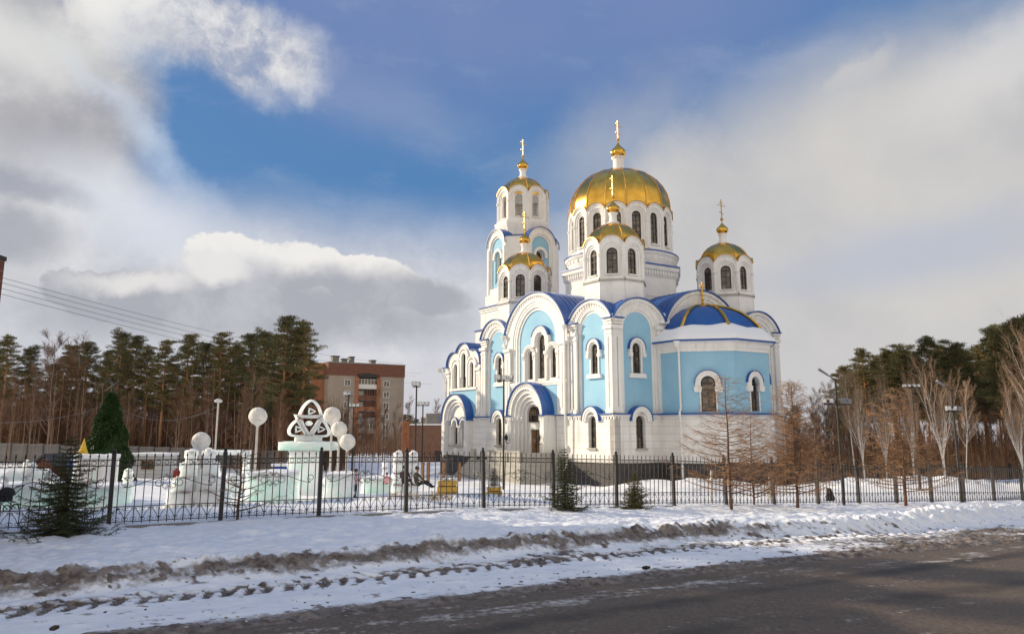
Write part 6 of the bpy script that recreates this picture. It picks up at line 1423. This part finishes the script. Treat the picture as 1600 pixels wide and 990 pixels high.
# foreground trees
def sqp(u, s_q): pass
spruce(1, 2.85, 1.5, (-12.35, 22.6, -.12), 'dark young spruce left of the first fence post on the verge', dens=1.25)
spruce(2, 2.4, .95, (*xy(15.65, 1.3)[:2], gzf(*xy(15.65, 1.3))+.02), 'slim dark green spruce before the fence below the church corner', 'spruce_needles', 1.2)
spruce(3, 1.55, .85, (*xy(19.2, 1.2)[:2], gzf(*xy(19.2, 1.2))+.02), 'smallest spruce before the fence, pale olive, right of the slim one', 'spruce_pale', 1.3)
x, y, z = pl2; spruce(4, .95, .42, (x, y, z+.5), 'tiny spruce growing in the yellow wooden planter', 'spruce_needles', .7, grp=None)
for (u, v, d, H, sp, lb_, sd_, de, rt) in ((1143, 790, 33.2, 5.55, 3.0, 'leafless larch with upswept branches standing before the church apse', 21, 1.15, .07), (1246, 789, 35.5, 5.6, 2.4, 'dense rusty larch just right of the church', 22, 1.6, .075),
        (1415, 784, 40.3, 5.9, 3.2, 'wide rusty larch among the birches near the right-hand masts', 23, 1.3, .09), (371, 811, 25.6, 3.1, 1.35, 'thin bare larch sapling beside the second fence post from the left', 25, .55, .05), (1178, 790, 37, 4.3, 2.0, 'bushy rusty larch behind the fence between apse and dense larch', 26, 1.0, .055)):
    x, y, z = W3(u, v, d); larch_tree(sd_, H, sp, lb_, (x, y, z-.05), de, rt)
rdt = random.Random(77)
# prototypes
PINES = [pine_proto(101+i, 17, 'needles' if i % 2 else 'needles_warm', c0, sp, de) for i, (c0, sp, de) in enumerate(((.42, 2.4, 1.0), (.36, 2.8, 1.2), (.48, 2.2, .9), (.40, 2.5, 1.1), (.30, 2.8, 1.3)))]
PINER = [pine_proto(131+i, 17, 'needles' if i % 2 else 'needles_warm', c0, sp, de) for i, (c0, sp, de) in enumerate(((.52, 2.6, 1.0), (.46, 3.0, 1.2), (.58, 2.3, .9), (.50, 2.7, 1.1), (.44, 3.0, 1.2)))]
BIR = [bare_proto(201, 13, 'vase', 'birch_bark', 'birch_twig', 'birch_tree'), bare_proto(202, 13, 'vase', 'birch_bark', 'birch_twig', 'birch_tree'), bare_proto(203, 13, 'slim', 'birch_bark', 'birch_twig', 'birch_tree')]
DEC = [bare_proto(211+i, 12, 'slim' if i % 2 else 'bushy', 'twig_grey' if i < 2 else 'twig_brown', 'twig_brown', 'bare_tree') for i in range(4)]
TREES = {id(o): cache_tree(o) for o in PINES+PINER+BIR+DEC}; USED = set()
TOPZ = {id(o): max(v.co.z for c_ in kids(o) for v in c_.data.vertices) for o in PINES+PINER+BIR+DEC}
ORD = 'first second third fourth fifth sixth seventh eighth ninth tenth eleventh twelfth thirteenth fourteenth fifteenth sixteenth seventeenth eighteenth nineteenth twentieth twenty-first twenty-second'.split()
def plant(o, x, y, H, H0, label, group, rz=None, wide=1.0, tilt=0, dz=0):
    if id(o) in USED: c_ = copy_tree(None, None, TREES[id(o)])
    else: c_ = o; USED.add(id(o))
    c_.location = (x, y, gzf(x, y)-.15+dz); k = H/H0; c_.scale = (k*wide, k*wide, k); c_.rotation_euler = (R(tilt), R(tilt*.6), rz if rz is not None else rdt.uniform(0, 6.28))
    for a in ('label', 'group', 'category'): 
        if a in c_: del c_[a]
    tag(c_, label, 'tree', group); return c_
def top_plant(o, u, vt, d, H0, label, group, **k):
    x, y, z = W3(u, vt, d); plant(o, x, y, z-gzf(x, y)+.15, TOPZ[id(o)], label, group, **k)
GL = 'pines of the left wood'; GR = 'pines of the right wood'
pl = [(-8, 530, 96, 0), (18, 521, 92, 2), (50, 536, 94, 1), (112, 552, 100, 2), (140, 532, 96, 3), (170, 545, 104, 4), (193, 511, 92, 1), (214, 522, 98, 3), (236, 537, 92, 2), (262, 528, 90, 0), (296, 519, 90, 4), (322, 532, 96, 3), (350, 516, 92, 0), (374, 530, 98, 2), (393, 519, 90, 3), (414, 510, 88, 1), (430, 520, 94, 4), (448, 491, 84, 3), (466, 505, 92, 1), (480, 498, 84, 2)]
for i, (u, vt, d, p) in enumerate(pl): top_plant(PINES[p], u, vt, d, 17, 'tall front-row pine of the left wood, %s counted from the left edge' % ORD[i], GL, wide=rdt.uniform(.95, 1.25))
for i in range(14): top_plant(PINES[i % 5], -30+i*37+rdt.uniform(-10, 10), rdt.uniform(535, 575), rdt.uniform(104, 118), 17, 'rear pine half hidden behind the front row of the left wood', GL, wide=rdt.uniform(1, 1.3))
pr = [(1345, 542, 90, 0), (1368, 552, 96, 2), (1388, 541, 92, 3), (1404, 534, 88, 1), (1425, 545, 96, 4), (1449, 521, 84, 3), (1466, 535, 92, 0), (1484, 528, 82, 1), (1505, 545, 90, 4), (1528, 535, 86, 2), (1550, 503, 76, 3), (1566, 512, 80, 1), (1575, 500, 74, 0), (1592, 492, 72, 4), (1615, 485, 70, 3), (1640, 500, 78, 1), (1325, 575, 98, 2)]
pr.sort()
for i, (u, vt, d, p) in enumerate(pr): top_plant(PINER[p], u, vt, d, 17, 'tall front-row pine of the right wood, %s counted from the church side' % ORD[i], GR, wide=rdt.uniform(.85, 1.15))
for i in range(16): top_plant(PINER[i % 5], 1315+i*21+rdt.uniform(-8, 8), rdt.uniform(545, 590), rdt.uniform(88, 112), 17, 'rear pine half hidden behind the front row of the right wood', GR, wide=rdt.uniform(1, 1.3))
for i in range(18):
    top_plant(PINES[i % 5], rdt.uniform(600, 720) if i < 10 else rdt.uniform(1190, 1330), rdt.uniform(643, 662) if i < 10 else rdt.uniform(630, 655), rdt.uniform(210, 250), 17, 'small far pine on the skyline beyond the church', 'far pines on the skyline', wide=1.5)
GB = 'white-trunked birches at the right'
for i, (u, vt, d, p, w, tl) in enumerate(sorted(((1322, 572, 72, 2, .9, 0), (1337, 562, 66, 0, .75, 0), (1372, 566, 68, 1, .7, 0), (1412, 552, 64, 0, .75, 0), (1456, 532, 60, 1, .85, 0), (1492, 586, 58, 2, .8, -6), (1582, 560, 58, 0, .8, 3), (1600, 482, 58, 1, .8, 0), (1290, 590, 80, 2, .8, 0), (1235, 590, 88, 2, .8, 0), (1270, 600, 84, 2, .8, 2)))):
    top_plant(BIR[p], u, vt, d, 13, 'white-trunked leafless birch before the right wood, %s from the church side' % ORD[i], GB, wide=w, tilt=tl)
GD = 'leafless trees at the edge of the left wood'
for (u, vt, d, p, w) in ((92, 513, 88, 0, 1.3), (131, 515, 92, 1, 1.2), (398, 560, 78, 1, .9), (385, 600, 76, 3, .9), (300, 590, 78, 3, .8), (330, 575, 80, 1, .9), (440, 600, 74, 1, .7), (470, 590, 90, 3, .8), (25, 570, 84, 3, .8), (60, 560, 84, 1, .9)):
    top_plant(DEC[p], u, vt, d, 12, 'leafless tree at the edge of the wood at left', GD, wide=w)
for (u, vt, d, p) in ((588, 600, 110, 1), (575, 612, 118, 3), (568, 635, 100, 0), (600, 628, 112, 2), (622, 625, 120, 1), (640, 615, 118, 3), (556, 640, 90, 2), (683, 620, 125, 0)):
    top_plant(DEC[p], u, vt, d, 12, 'slender leafless tree before the apartment block', 'leafless trees before the apartment block', wide=.8)
for i in range(46):
    d = rdt.uniform(80, 108); top_plant(DEC[i % 4], -40+i*11.6+rdt.uniform(-6, 6), rdt.uniform(595, 640), d, 12, 'thin leafless tree in the undergrowth of the left wood', 'undergrowth trees of the left wood', wide=rdt.uniform(.8, 1.2))
for i in range(40):
    d = rdt.uniform(72, 100); top_plant(DEC[i % 4], 1230+i*9.8+rdt.uniform(-6, 6), rdt.uniform(600, 670), d, 12, 'thin leafless tree in the undergrowth of the right wood', 'undergrowth trees of the right wood', wide=rdt.uniform(.8, 1.2))
for o in PINES+PINER+BIR+DEC:
    if id(o) not in USED: 
        for c_ in kids(o): bpy.data.objects.remove(c_)
        bpy.data.objects.remove(o)
# thickets: uncountable saplings and brush
def thicket(name, label, n, region, hr, m, seed):
    rd = random.Random(seed); tb = TB()
    for i in range(n):
        u, d = region(rd); x, y, _ = W3(u, 700, d); z = gzf(x, y)-.2; h = rd.uniform(*hr); lx, ly = rd.uniform(-.06, .06)*h, rd.uniform(-.06, .06)*h; r = rd.uniform(.015, .05); p = Vector((x, y, z)); q = Vector((x+lx, y+ly, z+h)); m_ = p.lerp(q, .5)+Vector((rd.uniform(-.15, .15), 0, 0)); tb.seg(p, m_, r, r*.7); tb.seg(m_, q, r*.7, r*.2)
        for j in range(7):
            f = rd.uniform(.15, .95); a = p.lerp(q, f); an = rd.uniform(0, 6.28); l = h*rd.uniform(.08, .22)*(1.2-f); e = a+Vector((l*math.cos(an), l*math.sin(an), l*rd.uniform(.4, 1.5))); tb.seg(a, e, r*.35, r*.12)
            e2 = a.lerp(e, .6)+Vector((rd.uniform(-.4, .4), rd.uniform(-.4, .4), rd.uniform(.1, .6))); tb.seg(a.lerp(e, .5), e2, r*.2, r*.08)
    o = link(name, tb.mesh(name, m)); tag(o, label, 'undergrowth', kind='stuff'); return o
thicket('undergrowth', 'brown leafless undergrowth filling the wood behind the ice town', 5200, lambda r: (r.uniform(-80, 540), 88+r.random()**1.3*40), (4.5, 9), 'twig_brown', 1)
thicket('undergrowth', 'rusty leafless undergrowth filling the wood at right', 4200, lambda r: (r.uniform(1215, 1700), 72+r.random()**.8*44), (2.2, 6.5), 'twig_rust', 2)
thicket('undergrowth', 'low brush along the skyline between the apartment block and the church', 700, lambda r: (r.uniform(540, 730), r.uniform(128, 170)), (3, 6), 'twig_brown', 3)

# unseen pines added beyond the left edge to cast shade on the verge
for i, (x, y, H) in enumerate(((-28, 27, 16), (-29, 32, 17), (-34, 26, 17), (-35, 31, 17), (-37, 36, 18), (-42, 34, 18), (-45, 39, 18), (-41, 28, 17), (-48, 36, 19), (-27, 22, 14), (-31, 35, 15))):
    plant(PINES[i % 5], x, y, H, TOPZ[id(PINES[i % 5])], 'unseen pine added beyond the left edge of view to shade the verge', 'unseen pines added to shade the verge', wide=1.15)

thicket('undergrowth', 'thin pale saplings standing along the front of the left wood', 140, lambda r: (r.uniform(-60, 500), r.uniform(84, 96)), (6, 11), 'birch_twig', 5)
